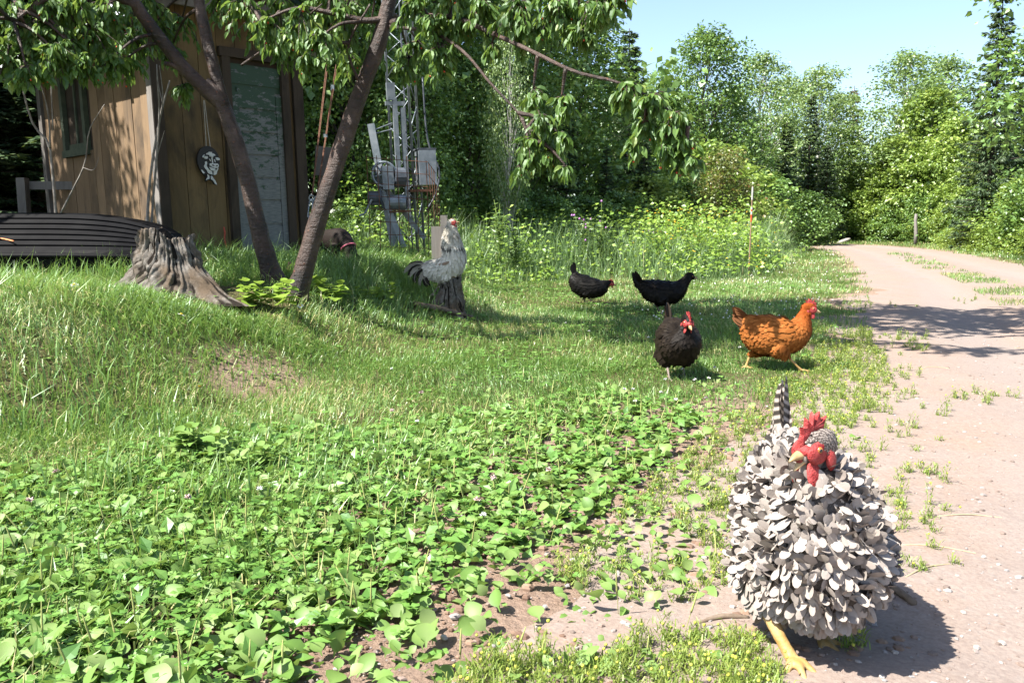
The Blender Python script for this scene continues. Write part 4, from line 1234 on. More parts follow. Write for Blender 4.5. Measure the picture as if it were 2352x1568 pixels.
cherry('cherry_tree', 'forked cherry tree leaning left in front of the shed door', bA,
       (limb_pts([(640, 680, 5.95), (620, 620, 5.9), (598, 540, 5.85), (572, 430, 5.82), (540, 320, 5.8), (502, 225, 5.8), (470, 190, 5.78)]), [.12, .070, .060, .056, .054, .050, .04]),
       [(limb_pts([(515, 245, 5.8), (440, 175, 5.76), (385, 110, 5.7), (320, 25, 5.6), (265, -60, 5.5), (200, -180, 5.35), (120, -300, 5.2)]), [.050, .048, .045, .043, .040, .034, .028]),
        (limb_pts([(520, 262, 5.8), (492, 160, 5.82), (470, 70, 5.84), (455, -20, 5.86), (462, -140, 5.9), (500, -280, 6.0)]), [.042, .040, .038, .036, .034, .028]),
        (limb_pts([(320, 20, 5.6), (200, -40, 5.3), (100, 0, 5.15), (30, 50, 5.05)]), [.035, .025, .016, .008]),
        (limb_pts([(440, 172, 5.76), (395, 150, 5.7), (378, 146, 5.66)]), [.022, .016, .013]),
        (limb_pts([(265, -60, 5.5), (150, -120, 5.9), (0, -100, 6.3), (-150, -60, 6.6)]), [.035, .028, .018, .01]),
        (limb_pts([(555, 150, 5.6), (640, 90, 5.5), (740, 10, 5.4)]), [.009, .007, .005])], clA, 41, None)
cherry('cherry_tree', 'reddish barked cherry tree leaning right with a long branch over the lawn', bB,
       (limb_pts([(672, 690, 5.62), (692, 640, 5.6), (718, 545, 5.6), (755, 430, 5.6), (795, 310, 5.6), (830, 205, 5.6), (865, 115, 5.6), (893, 10, 5.6), (915, -90, 5.6), (960, -260, 5.65)]), [.10, .066, .060, .057, .055, .053, .050, .046, .040, .028]),
       [(limb_pts([(893, 55, 5.6), (960, 40, 5.45), (1040, 40, 5.25), (1120, 72, 5.05), (1220, 118, 4.85), (1320, 165, 4.65), (1420, 190, 4.5), (1510, 235, 4.42), (1580, 290, 4.38)]), [.024, .019, .016, .014, .012, .010, .008, .006, .003]),
        (limb_pts([(885, 60, 5.6), (990, 75, 5.4), (1065, 120, 5.15), (1125, 190, 4.95), (1190, 260, 4.85), (1225, 320, 4.8)]), [.014, .012, .010, .008, .006, .003]),
        (limb_pts([(900, 40, 5.6), (840, 48, 5.55), (760, 30, 5.5), (680, 20, 5.45), (600, 50, 5.4)]), [.024, .02, .017, .012, .006]),
        (limb_pts([(905, -20, 5.6), (1000, -90, 5.4), (1150, -130, 5.2), (1320, -100, 4.95), (1420, -40, 4.8)]), [.04, .034, .026, .018, .010]),
        (limb_pts([(915, -60, 5.6), (860, -260, 6.4), (900, -420, 7.2)]), [.045, .035, .015]),
        (limb_pts([(930, -130, 5.6), (1150, -320, 6.2), (1400, -420, 6.6)]), [.045, .032, .015]),
        (limb_pts([(832, 205, 5.58), (800, 110, 5.5), (850, 10, 5.4)]), [.010, .008, .006])], clB, 43, None)

# dead saplings in front of the shed's side wall
M_DEAD = mnoise('bare_grey_twig', (.14, .125, .11), (.25, .23, .21), 20, .85, .2)
def sapling(name, label, base, stems):
    root = thing(name, label, 'sapling', base)
    m = MB()
    for pts, r0, r1 in stems:
        P = np.array([list(at(*q) - Vector(base)) for q in pts]); P = catmull(P, 14)
        m.tube(P, np.linspace(r0, r1, 14), 6, wob=.15, seed=3)
    m.build('stems', M_DEAD, root, smooth=True)
b = Vector((at(335, 520, 7.2).x, 7.2, gz(at(335, 520, 7.2).x, 7.2) - .03))
sapling('dead_sapling', 'bare pale dead sapling standing before the corner of the shed', b,
        [([(335, 600, 7.2), (338, 500, 7.2), (346, 400, 7.2), (362, 300, 7.2), (376, 235, 7.2), (390, 185, 7.2)], .014, .006), ([(346, 600, 7.25), (350, 480, 7.25), (360, 360, 7.2), (366, 260, 7.15), (362, 190, 7.1), (360, 148, 7.1)], .012, .004),
         ([(368, 270, 7.18), (374, 220, 7.15), (366, 150, 7.1)], .006, .003), ([(360, 360, 7.2), (372, 320, 7.2), (378, 300, 7.15)], .005, .002), ([(374, 238, 7.2), (366, 205, 7.2), (362, 180, 7.2)], .005, .002)])
b = Vector((at(135, 500, 8.0).x, 8.0, gz(at(135, 500, 8.0).x, 8.0) - .03))
sapling('dead_sapling', 'bare crooked dead sapling standing before the shed window', b,
        [([(135, 560, 8.0), (128, 480, 8.0), (122, 410, 8.0), (112, 330, 7.95), (78, 290, 7.9), (56, 220, 7.8), (46, 150, 7.7)], .017, .006), ([(115, 340, 7.95), (112, 270, 7.9), (95, 200, 7.8), (70, 170, 7.7)], .009, .003),
         ([(137, 495, 8.0), (165, 440, 7.95), (195, 375, 7.9), (205, 300, 7.85), (240, 240, 7.8)], .010, .003), ([(122, 300, 7.9), (118, 200, 7.8), (120, 120, 7.7)], .007, .003), ([(190, 385, 7.9), (215, 390, 7.9), (228, 360, 7.9)], .004, .002)])
# ------------------------------------------------------------------ ground plants
M_GRASS = mleaf('grass_blade', [(0, (0.062, 0.129, 0.023)), (.4, (0.118, 0.230, 0.044)), (.7, (0.185, 0.297, 0.079)), (.86, (0.269, 0.336, 0.126)), (1, (0.470, 0.414, 0.200))], .38, gloss=.05, rough=.45, objvar=0)
M_TALLG = mleaf('tall_grass_blade', [(0, (.08, .15, .045)), (.4, (.15, .25, .09)), (.7, (.21, .31, .14)), (.9, (.33, .35, .18)), (1, (.50, .44, .25))], .42, gloss=.05, objvar=0)
M_WEEDL = mleaf('weed_leaf', [(0, (.07, .14, .018)), (.4, (.15, .26, .03)), (.8, (.25, .36, .055)), (1, (.34, .40, .085))], .40, gloss=.04, objvar=0)
M_PLANT = mleaf('plantain_leaf', [(0, (.055, .115, .024)), (.35, (.130, .235, .050)), (.75, (.185, .285, .080)), (1, (.215, .295, .105))], .34, gloss=.022, rough=.5, objvar=.55)
M_CLOV = mleaf('clover_leaf', [(0, (.06, .15, .026)), (.5, (.12, .245, .046)), (1, (.19, .32, .08))], .30, gloss=.04, objvar=0)
M_MAY = mleaf('mayweed_leaf', [(0, (.10, .16, .025)), (.5, (.18, .25, .045)), (1, (.28, .30, .08))], .30, gloss=.03, objvar=0)
M_SPIKE = mnoise('plantain_spike', (.24, .28, .08), (.36, .36, .14), 120, .9, .5, .003)
M_YELL = mnoise('yellow_petal', (.46, .31, .015), (.55, .41, .04), 30, .7, 0)
M_YHEAD = mnoise('greenish_yellow_head', (.30, .33, .04), (.40, .41, .07), 90, .8, .3)
M_WHITEP = mnoise('white_petal', (.52, .52, .51), (.60, .60, .58), 30, .7, 0)
M_PINK = mnoise('pinkish_white_floret', (.44, .27, .26), (.56, .48, .45), 160, .8, .3)
M_PURPLE = mnoise('purple_floret', (.32, .13, .36), (.45, .22, .48), 60, .8, 0)
M_STEM = mnoise('green_stem', (.10, .16, .03), (.16, .22, .05), 40, .8, 0)

def wedge(n, Y0, Y1, rg, p=1.0, m=1.0):
    """random ground points in the field of view and a little beside it, Y0..Y1"""
    u = rg.random(n)
    Y = Y0 + (Y1 - Y0) * u ** p
    hw = .64 * Y + m
    return (rg.random(n) * 2 - 1) * hw, Y

def blades(P, L, W, lean, az, var, rg, curl=.6):
    """grass blades: base pair, mid pair, tip"""
    n = len(P)
    dx = np.stack([np.cos(az), np.sin(az), np.zeros(n)], 1)
    fa = az + math.pi / 2 + rg.normal(0, .6, n)
    sd = np.stack([np.cos(fa), np.sin(fa), np.zeros(n)], 1) * (W / 2)[:, None]
    up = np.array([0, 0, 1.0])
    mid = P + (up * np.cos(lean * .6)[:, None] + dx * np.sin(lean * .6)[:, None]) * (L * .55)[:, None]
    l2 = np.minimum(lean * (1 + curl) + .15, 2.0)
    tip = mid + (up * np.cos(l2)[:, None] + dx * np.sin(l2)[:, None]) * (L * .45)[:, None]
    V = np.stack([P - sd, P + sd, mid - sd * .85, mid + sd * .85, tip], 1).reshape(-1, 3)
    b = np.arange(n)[:, None] * 5
    return V, b + np.array([[0, 1, 3, 2]]), b + np.array([[2, 3, 4]]), np.repeat(var, 5)

def grass_object(name, label, sets, mat, rg):
    Vs, Q, T, A, off = [], [], [], [], 0
    for s_ in sets:
        V, q, t, a = blades(*s_, rg)
        Vs.append(V); Q.append(q + off); T.append(t + off); A.append(a); off += len(V)
    o = build(name, np.concatenate(Vs), [np.concatenate(T), np.concatenate(Q)], mat, attrs={'var': np.concatenate(A)})
    return tag(o, label, 'grass', kind='stuff')

rg = np.random.default_rng(101)
HENS = [tuple(gpt(*q)[:2]) for q in ((1778, 850), (1553, 868), (1352, 699), (1524, 722))]
STUMPS = [(gpt(440, 668).x - .08, gpt(440, 668).y + .10, .36), (gpt(490, 675).x + .02, gpt(490, 675).y + .02, .24), (gpt(1030, 716).x, gpt(1030, 716).y, .18)]
def lawn_pts(n, Y0, Y1, p=1.0):
    x, y = wedge(n, Y0, Y1, rg, p)
    g = ground_mix(x, y)
    rd, rc = road_sd(x, y)
    # a few tufts out on the gravel, and the green strip between the wheel tracks further off
    cl_ = fbm(x * 1.7, y * 1.7, 31)
    strip = (np.abs(rc + .1) < .33) & (rd < 0) & (y > 9.0) & (y < 25) & (cl_ > .50)
    k = (rg.random(n) < g * (rd > -.25) * np.clip(.35 + 1.3 * fbm(x * 3.1, y * 3.1, 41), 0, 1)) | (strip & (rg.random(n) < .95))
    k &= ~inpoly(x, y, WEEDS) | (rg.random(n) < .15)
    for cx_, cy_, r_ in STUMPS: k &= ((x - cx_) ** 2 + ((y - cy_) * 1.0) ** 2 > r_ * r_) | (rg.random(n) < .22)
    k &= ~(inpoly(x + rg.normal(0, .15, n), y + rg.normal(0, .15, n), PLANTAIN) & (rg.random(n) < .25))
    return x[k], y[k]
sets = []
for n, Y0, Y1, p in ((58000, 1.2, 3.0, 1), (76000, 2.9, 5.0, 1), (105000, 4.6, 8.5, 1), (95000, 8, 15, 1), (75000, 14, 26, 1), (60000, 24, 44, 1)):
    x, y = lawn_pts(n, Y0, Y1, p)
    z = G(x, y)
    d = np.interp(y, *_me) - x
    rd, rc = road_sd(x, y)
    lush = sm((d - .2) / 1.2) * sm((y - 3.2) / 1.5)
    vlush = sm((-x - .3) / 1.2) * sm((y - 5.6) / 1.5)
    nb = len(x)
    L = (.045 + .045 * rg.random(nb)) + lush * (.05 + .09 * rg.random(nb)) + vlush * (.05 + .20 * rg.random(nb) ** 2)
    L *= .75 + .6 * fbm(x * 1.3, y * 1.3, 51)
    L *= np.where((x < -2.5) & (y > 4.9) & (y < 6.4), .6, 1)
    L *= np.interp(y, [0, 8, 14, 40], [1, 1, 1.1, 1.8])
    for cx_, cy_, r_ in STUMPS: L *= np.where((x - cx_) ** 2 + (y - cy_ + .12) ** 2 < (r_ * 1.9) ** 2, .5, 1)
    for cx_, cy_ in HENS: L *= np.where((x - cx_) ** 2 + (y - cy_ + .1) ** 2 < .16, .45, 1)
    W = np.interp(y, [1, 4, 8, 15, 30, 44], [.0036, .0042, .0055, .009, .018, .026]) * (.7 + .6 * rg.random(nb))
    # blades comb over with the slope and in drifts
    az = 6.28 * fbm(x * .8, y * .8, 61) * 1.6 + rg.normal(0, 1.2, nb)
    flat = rg.random(nb) < .30 + .15 * lush
    lean = np.where(flat, rg.uniform(.9, 1.35, nb), np.abs(rg.normal(.5, .36, nb)) + lush * .35)
    dry = fbm(x * 1.1, y * 1.1, 71)
    var = np.clip(rg.normal(.42, .17, nb) + (rg.random(nb) < .08 + .30 * flat + .22 * (dry > .56)) * .42 + (dry - .5) * .5 - .12 * vlush + .10 * (y > 9), 0, 1)
    sets.append((np.stack([x, y, z - .004], 1), L, W, lean, az, var))
# long tussocks: by the tub, the stumps, the trunks and under the shed
tus = []
def tussock(cx, cy, n, spread, L0, L1, lean=.45):
    x = cx + rg.normal(0, spread, n); y = cy + rg.normal(0, spread * .6, n)
    tus.append((np.stack([x, y, G(x, y) - .005], 1), L0 + (L1 - L0) * rg.random(n), .004 + .004 * rg.random(n), np.abs(rg.normal(lean, .3, n)), rg.random(n) * 6.28, np.clip(rg.normal(.48, .16, n), 0, 1)))
for xd, yd, n, sp, a, b in ((20, 660, 90, .22, .12, .28), (120, 650, 90, .22, .12, .30), (220, 645, 90, .2, .12, .28), (300, 640, 90, .15, .12, .30), (270, 650, 120, .1, .1, .25), (545, 600, 200, .14, .15, .42), (590, 640, 160, .12, .12, .34), (650, 650, 160, .12, .12, .34),
                            (720, 655, 220, .16, .12, .3), (800, 640, 260, .22, .12, .32), (880, 640, 260, .22, .12, .32), (930, 600, 260, .3, .15, .4), (960, 700, 90, .1, .08, .2), (1090, 690, 120, .12, .06, .2), (840, 610, 300, .3, .2, .45), (760, 600, 200, .25, .2, .45),
                            (1080, 640, 150, .2, .08, .2), (480, 620, 100, .1, .1, .3), (365, 560, 40, .04, .1, .3), (45, 780, 120, .2, .1, .26), (150, 900, 110, .2, .1, .24), (300, 870, 110, .18, .08, .22), (60, 1000, 100, .12, .1, .24), (420, 1000, 80, .1, .08, .2), (500, 1180, 60, .05, .1, .22), (250, 1130, 60, .08, .1, .2)):
    q = gpt(xd, yd); tussock(q.x, q.y, n, sp, a, b)
grass_object('lawn_grass', 'short green lawn grass with drifts of dry blades', sets + tus, M_GRASS, rg)

# tall weeds on the bank: grass, broad leaves, straw-coloured seed heads
def weed_pts(n):
    X0, X1 = -5, 11; Y0, Y1 = 10.5, 35
    x = X0 + (X1 - X0) * rg.random(n); y = Y0 + (Y1 - Y0) * rg.random(n) ** 1.5
    k = inpoly(x + rg.normal(0, .12, n), y + rg.normal(0, .12, n), WEEDS)
    return x[k], y[k]
x, y = weed_pts(150000)
nb = len(x)
pt = fbm(x * .55, y * .55, 81); pt2 = fbm(x * .9 + 7, y * .9, 83)
strawy = sm((x - .30 * y + .2) / 1.0)
tall = (pt2 * .8 + .2)
L = ((.35 + .75 * rg.random(nb)) * (.55 + .6 * pt) + .25 * strawy) * 1.25
front = np.clip((y - np.interp(x, [-2.2, -.6, 1.4, 3.0, 4.3, 5.6, 7.6, 10.4], [11.2, 12.2, 13.6, 13.2, 14.2, 17.5, 22.5, 30])) / 1.2, .25, 1)
L *= front
W = np.interp(y, [11, 16, 30], [.009, .012, .02]) * (.6 + .7 * rg.random(nb))
var = np.clip(rg.normal(.38, .16, nb) + strawy * .36 * rg.random(nb) + (rg.random(nb) < .06) * .4, 0, 1)
k = rg.random(nb) < .45 + .5 * (pt > .45)
grass_object('tall_grass', 'tall rank grass and seed heads covering the bank', [(np.stack([x, y, G(x, y) - .01], 1)[k], L[k], W[k], np.abs(rg.normal(.22, .2, nb))[k], (rg.random(nb) * 6.28)[k], var[k])], M_TALLG, rg)
x, y = weed_pts(115000)
nb = len(x)
pt = fbm(x * .55, y * .55, 81)
front = np.clip((y - np.interp(x, [-2.2, -.6, 1.4, 3.0, 4.3, 5.6, 7.6, 10.4], [11.2, 12.2, 13.6, 13.2, 14.2, 17.5, 22.5, 30])) / 1.2, .22, 1)
hh = front * (.25 + .55 * rg.random(nb)) * (.6 + .8 * (1 - pt)) * 1.5
k = rg.random(nb) < .25 + .9 * (fbm(x * .7 + 3, y * .7, 87) > .47)
x, y, hh = x[k], y[k], hh[k]; nb = len(x)
O = np.stack([x, y, G(x, y) + hh * (.55 + .5 * rg.random(nb))], 1)
D = rdir(rg, nb) * np.array([1, 1, .35]) + np.array([0, 0, -.1])
o = leafmesh('weed_leaves', O, D, rg.normal(0, .4, (nb, 3)) + np.array([-.2, -.4, 1.]), (.035 + .055 * rg.random(nb)) * np.interp(y, [11, 30], [1, 1.9]), LEAF4, M_WEEDL, None, rg, np.clip(rg.normal(.5, .2, nb), 0, 1), .75)
tag(o, 'broad yellow green leaves of weeds massed on the bank', 'weeds', kind='stuff')
# yellow flowers among them and along the front of the bank
n = 210
xx, yy = [], []
while len(xx) < n:
    a, b = rg.uniform(2.2, 8.0), rg.uniform(13.3, 22)
    if inpoly(np.array([a]), np.array([b]), WEEDS)[0] and fbm(np.array([a * .8]), np.array([b * .8]), 93)[0] > .46: xx.append(a); yy.append(b)
xx, yy = np.array(xx), np.array(yy)
sp, f3, f4 = uvsphere(6, 4)
fr = np.clip((yy - np.interp(xx, [1.4, 3.0, 4.3, 5.6, 7.6, 10.4], [13.6, 13.2, 14.2, 17.5, 22.5, 30])) / 1.2, .3, 1)
O = np.stack([xx, yy, G(xx, yy) + fr * (.55 + .7 * rg.random(n))], 1)
V, Fs, k_ = stamp(sp, f3, f4, O, np.repeat(np.eye(3)[None], n, 0), np.stack([.012 + .012 * rg.random(n)] * 2 + [.007 + .006 * rg.random(n)], 1))
tag(build('yellow_flowers', V, Fs, M_YELL), 'small yellow flowers scattered through the weeds on the bank', 'flowers', kind='stuff')

# tall single weeds and thistles standing out of the bank
def thistle(name, label, xd, Yd, top, purple, seed, spread=.16, group=None):
    r2 = np.random.default_rng(seed)
    b = at(xd, 600, Yd); g0 = gz(b.x, Yd); H = at(xd, top, Yd).z - g0
    root = thing(name, label, 'weed', (b.x, Yd, g0), group=group)
    m = MB(); tips = []
    O, D = [], []
    for k in range(9):
        a = r2.random() * 6.28; z0 = H * (.25 + .5 * r2.random()) if k else 0
        e = np.array([math.cos(a) * spread * (k > 0) * (.5 + r2.random()), math.sin(a) * spread * (k > 0), H if k == 0 else z0 + H * .35])
        P = catmull(np.array([[0, 0, z0], [e[0] * .45, e[1] * .45, z0 + (e[2] - z0) * .4], e]), 8)
        m.tube(P, np.linspace(.010 if k == 0 else .006, .003, 8), 5); tips.append(e)
        for q in range(26):
            t = r2.random(); i = int(t * 7); O.append(P[i]); aa = r2.random() * 6.28
            D.append([math.cos(aa), math.sin(aa), .35])
    m.build('stem', M_STEM, root, smooth=True)
    O, D = np.array(O), np.array(D)
    leafmesh('leaves', O, D, r2.normal(0, .4, (len(O), 3)) + np.array([0, 0, 1.]), .07 + .06 * r2.random(len(O)), LEAF4, M_TALLG, root, r2, np.clip(r2.normal(.45, .15, len(O)), 0, 1), .28)
    if purple:
        for e in tips[:6]:
            fm = MB(); fm.sphere(e, (.018, .018, .022), 8, 6); fm.build('flower_head', M_PURPLE, root, smooth=True)
thistle('thistle', 'tall pale thistle with small purple heads on the bank before the wood', 1380, 15.2, 462, True, 1, .22)
thistle('thistle', 'shorter thistle with purple heads leaning beside the tall pale thistle', 1340, 15.0, 505, True, 2, .2)
thistle('tall_weed', 'feathery tall green weed standing right of the plank post', 1148, 13.0, 468, False, 3, .14)
thistle('tall_weed', 'feathery green weed next to the tallest one on the bank', 1185, 13.2, 520, False, 4, .12)
thistle('thistle', 'small thistle with lilac heads at the dark gap of the bank', 1505, 16.5, 520, True, 5, .15)

# ------------------------------------------------------------------ plantain rosettes
def plantain_leaf(seed):
    r2 = np.random.default_rng(seed)
    rows = [(0, .06), (.16, .09), (.30, .55), (.5, 1.0), (.72, .92), (.88, .64), (.96, .36), (1, .08)]
    ph = r2.random(3) * 6.28
    V = []
    for i, (v, w_) in enumerate(rows):
        arch = .30 * v - .42 * v * v
        for c in (-1, -.5, 0, .5, 1):
            V.append([c * w_ * .36 + .04 * math.sin(v * 4 + ph[0]), v, arch + .14 * w_ * (abs(c) ** 1.4) * (1 + .5 * math.sin(v * 9 + ph[1])) + (.035 * math.sin(v * 13 + ph[2] + c) if abs(c) == 1 else 0)])
    F = [[r * 5 + c, r * 5 + c + 1, (r + 1) * 5 + c + 1, (r + 1) * 5 + c] for r in range(7) for c in range(4)]
    o = build('leaf', V, [np.array(F)], M_PLANT, attrs={'var': np.array([.44 + .26 * (i % 5 == 2) - .06 * (i % 5 in (0, 4)) + .05 * r2.normal() for i in range(len(V))])}, smooth=True)
    me = o.data; bpy.data.objects.remove(o)
    return me
PLEAF = [plantain_leaf(k) for k in range(6)]
def spike_mesh(seed):
    m = MB(); r2 = np.random.default_rng(seed)
    m.tube(catmull(np.array([[0, 0, 0], [.006, .003, .5], [.012, .0, .55], [.01, .004, 1.0]]), 8) * np.array([1, 1, 1]), [.010, .009, .009, .010, .026, .028, .024, .010], 6)
    o = m.build('flower_spike', M_SPIKE, smooth=True); me = o.data; bpy.data.objects.remove(o); return me
SPIKE = [spike_mesh(k) for k in range(2)]
rp = np.random.default_rng(55)
pp = []
tries = 0
def ok_pt(x, y, r):
    return all((x - a) ** 2 + (y - b) ** 2 > r * r for a, b in pp)
xsP = [a for a, _ in PLANTAIN]; ysP = [b for _, b in PLANTAIN]
while len(pp) < 280 and tries < 90000:
    tries += 1
    yy_ = 1.0 + 3.4 * rp.random() ** 1.15; xx_ = rp.uniform(-.72 * yy_ - .15, .45 * yy_)
    if not inpoly(np.array([xx_]), np.array([yy_]), PLANTAIN)[0]: continue
    if ok_pt(xx_, yy_, .062 if yy_ < 2.2 else .078): pp.append((xx_, yy_))
# stragglers out on the bare soil
for (xd, yd) in ((1210, 1330), (1330, 1420), (1420, 1425), (1600, 1360), (1660, 1330), (1560, 1470), (1500, 1520), (1640, 1530), (1120, 1480), (950, 1520), (1260, 1240), (1540, 1060), (1480, 1140), (1590, 1300), (1380, 1260), (1050, 1560), (1180, 1545), (1700, 1190), (1950, 1010)):
    q = gpt(xd, yd); pp.append((q.x, q.y))
for i, (px_, py_) in enumerate(pp):
    strag = i >= len(pp) - 19
    root = thing('plantain', 'broad leaved plantain rosette alone on bare soil' if strag else 'broad leaved plantain rosette in the dense green patch', 'plantain', (px_, py_, gz(px_, py_) - .004), (0, 0, rp.random() * 6.28),
                 'plantain rosettes on bare soil' if strag else 'plantain rosettes in the green patch')
    nlf = int(rp.integers(7, 12)) if not strag else int(rp.integers(4, 7))
    for k in range(nlf):
        o = bpy.data.objects.new('leaf', PLEAF[int(rp.integers(0, 6))]); COL.objects.link(o); o.parent = root
        L = rp.uniform(.032, .064) * (.85 if strag else 1)
        inner = k / nlf
        pit = rp.uniform(.15, .75) + .55 * inner
        o.rotation_euler = (pit if not strag else rp.uniform(.0, .35), rp.normal(0, .25), k * 2.399 + rp.normal(0, .25))
        wf = rp.uniform(.9, 1.35)
        o.scale = (L * wf, L, L)
    for k in range(int(rp.random() < .6) + int(rp.random() < .25) if not strag else int(rp.random() < .4)):
        o = bpy.data.objects.new('flower_spike', SPIKE[int(rp.integers(0, 2))]); COL.objects.link(o); o.parent = root
        h = rp.uniform(.06, .13)
        o.location = (rp.normal(0, .012), rp.normal(0, .012), 0); o.rotation_euler = (rp.normal(0, .18), rp.normal(0, .18), rp.random() * 6)
        o.scale = (.075, .075, h)

# fill between them: small clover and plantain leaves, thinning over the lawn
def clover_pts(n):
    x, y = wedge(n, 1.1, 12, rg, 1.0, .6)
    g = ground_mix(x, y)
    ip = inpoly(x + rg.normal(0, .14, n), y + rg.normal(0, .14, n), PLANTAIN)
    cl_ = fbm(x * 1.4, y * 1.4, 131)
    right = sm((x + .12 * y + .2) / 1.0) * sm((y - 3) / 1.5)
    k = rg.random(n) < np.where(ip, .85, g * right * np.clip((cl_ - .3) * 2.4, 0, 1) * .8 + .12 * g * (cl_ > .5))
    rd, rc = road_sd(x, y)
    k &= rd > -.05
    return x[k], y[k]
x, y = clover_pts(30000)
n = len(x)
ip = inpoly(x, y, PLANTAIN)
hz = np.where(ip, .012 + .05 * rg.random(n), .015 + .035 * rg.random(n))
Os, Ds, Ns, Ss = [], [], [], []
a0 = rg.random(n) * 6.28
tl = rg.normal(0, .3, (n, 3)) + np.array([0, 0, 1.])
sz = np.interp(y, [1, 4, 12], [.014, .017, .026]) * (.75 + .6 * rg.random(n))
for k in range(3):
    a = a0 + k * 2.094
    Os.append(np.stack([x, y, G(x, y) + hz], 1)); Ds.append(np.stack([np.cos(a), np.sin(a), .12 * np.ones(n)], 1)); Ns.append(tl); Ss.append(sz)
o = leafmesh('clover', np.concatenate(Os), np.concatenate(Ds), np.concatenate(Ns), np.concatenate(Ss), LEAF2, M_CLOV, None, rg, np.tile(np.clip(rg.normal(.5, .2, n), 0, 1), 3), .95)
tag(o, 'low clover leaves filling the lawn between grass and plantain', 'clover', kind='stuff')
n0 = 7000
x, y = wedge(n0, 1.0, 4.2, rg, 1.0, .3)
k = inpoly(x, y, PLANTAIN); x, y = x[k], y[k]; n = len(x)
O = np.stack([x, y, G(x, y) + .005 + .045 * rg.random(n)], 1)
o = leafmesh('small_ground_leaves', O, rdir(rg, n) * np.array([1, 1, .3]) + np.array([0, 0, .15]), rg.normal(0, .35, (n, 3)) + np.array([0, 0, 1.]), .022 + .032 * rg.random(n), LEAF4, M_CLOV, None, rg, np.clip(rg.normal(.45, .2, n), 0, 1), .62)
tag(o, 'small mixed green leaves under the plantain rosettes', 'ground cover', kind='stuff')

# more plantain leaves lying between and beyond the rosettes that stand out singly
PL_T = []
for v, w_ in ((0, .07), (.2, .12), (.38, .75), (.6, 1.0), (.82, .72), (.95, .32), (1, .05)):
    for c in (-1, 0, 1): PL_T.append([c * w_ * .34, v, .10 * abs(c) * w_ + .28 * v - .40 * v * v])
PL_F = [[r * 3 + c, r * 3 + c + 1, r * 3 + c + 4, r * 3 + c + 3] for r in range(6) for c in range(2)]
x, y = wedge(16000, 1.0, 5.2, rg, 1.1, .3)
n = len(x)
ipn = inpoly(x + rg.normal(0, .16, n), y + rg.normal(0, .16, n), PLANTAIN)
soil = (ground_mix(x, y) < .7) & (x < np.interp(y, [1, 1.75, 2.5, 3.5], [.12, .42, .85, 1.1])) & (fbm(x * 2.6, y * 2.6, 171) > .46)
k = (ipn & (rg.random(n) < .95)) | (soil & (rg.random(n) < .65)); x, y = x[k], y[k]; n = len(x)
a = rg.random(n) * 6.28
D = np.stack([np.cos(a), np.sin(a), rg.uniform(-.1, 1.3, n)], 1)
M = frames(D, rg.normal(0, .42, (n, 3)) + np.array([0, 0, 1.]))
S = rg.uniform(.022, .056, n) * np.where(soil[k], .72, 1)
V, Fs, k_ = stamp(np.array(PL_T), [], PL_F, np.stack([x, y, G(x, y) + .004 + .02 * rg.random(n)], 1), M, np.stack([S * rg.uniform(.9, 1.4, n), S, S], 1))
o = build('plantain_leaves', V, Fs, M_PLANT, attrs={'var': np.clip(np.repeat(rg.normal(.45, .22, n), k_) + np.tile([0, .15, 0], 7 * n), 0, 1)}, smooth=True)
tag(o, 'loose mass of small plantain leaves around the rosettes', 'plantain', kind='stuff')

# feathery mayweed at the edge of the drive, with tiny yellow green buttons
mp = []
def may_pts(n, poly, dens):
    out = []
    xs_ = np.array(poly)
    while len(out) < n:
        a = rg.uniform(xs_[:, 0].min(), xs_[:, 0].max()); b = rg.uniform(xs_[:, 1].min(), xs_[:, 1].max())
        if inpoly(np.array([a]), np.array([b]), poly)[0] and fbm(np.array([a * 3.]), np.array([b * 3.]), 141)[0] > dens: out.append((a, b))
    return out
mp += may_pts(820, MAYWEED, .36) + may_pts(190, MAYWEED2, .40)
mp = [q for q in mp if all((q[0] - a) ** 2 + (q[1] - b + .08) ** 2 > .05 for a, b in HENS)]
for (xd, yd, k_, s_) in ((2000, 945, 16, .05), (2090, 780, 14, .07), (2110, 800, 12, .08), (2060, 860, 16, .1), (2100, 930, 12, .14), (2050, 1060, 12, .10), (2040, 1150, 12, .06), (2080, 1190, 10, .05), (2150, 1100, 8, .08), (1950, 780, 26, .16), (1900, 800, 26, .16), (1880, 770, 30, .2), (2280, 910, 6, .08), (2200, 920, 6, .06), (1990, 1260, 10, .03), (2010, 1300, 8, .03), (1830, 1290, 10, .03), (1945, 1480, 5, .03), (2120, 1290, 6, .06), (2060, 990, 12, .1), (1960, 700, 26, .25), (1750, 1330, 14, .06), (2240, 690, 10, .3)):
    q = gpt(xd, yd)
    for _ in range(k_): mp.append((q.x + rg.normal(0, s_), q.y + rg.normal(0, s_)))
mp = np.array(mp); nm = len(mp)
H = (.022 + .055 * rg.random(nm) ** 1.6) * np.interp(mp[:, 1], [1, 8], [1, 1.3])
Pb, Lb, Wb, le, az_, va = [], [], [], [], [], []
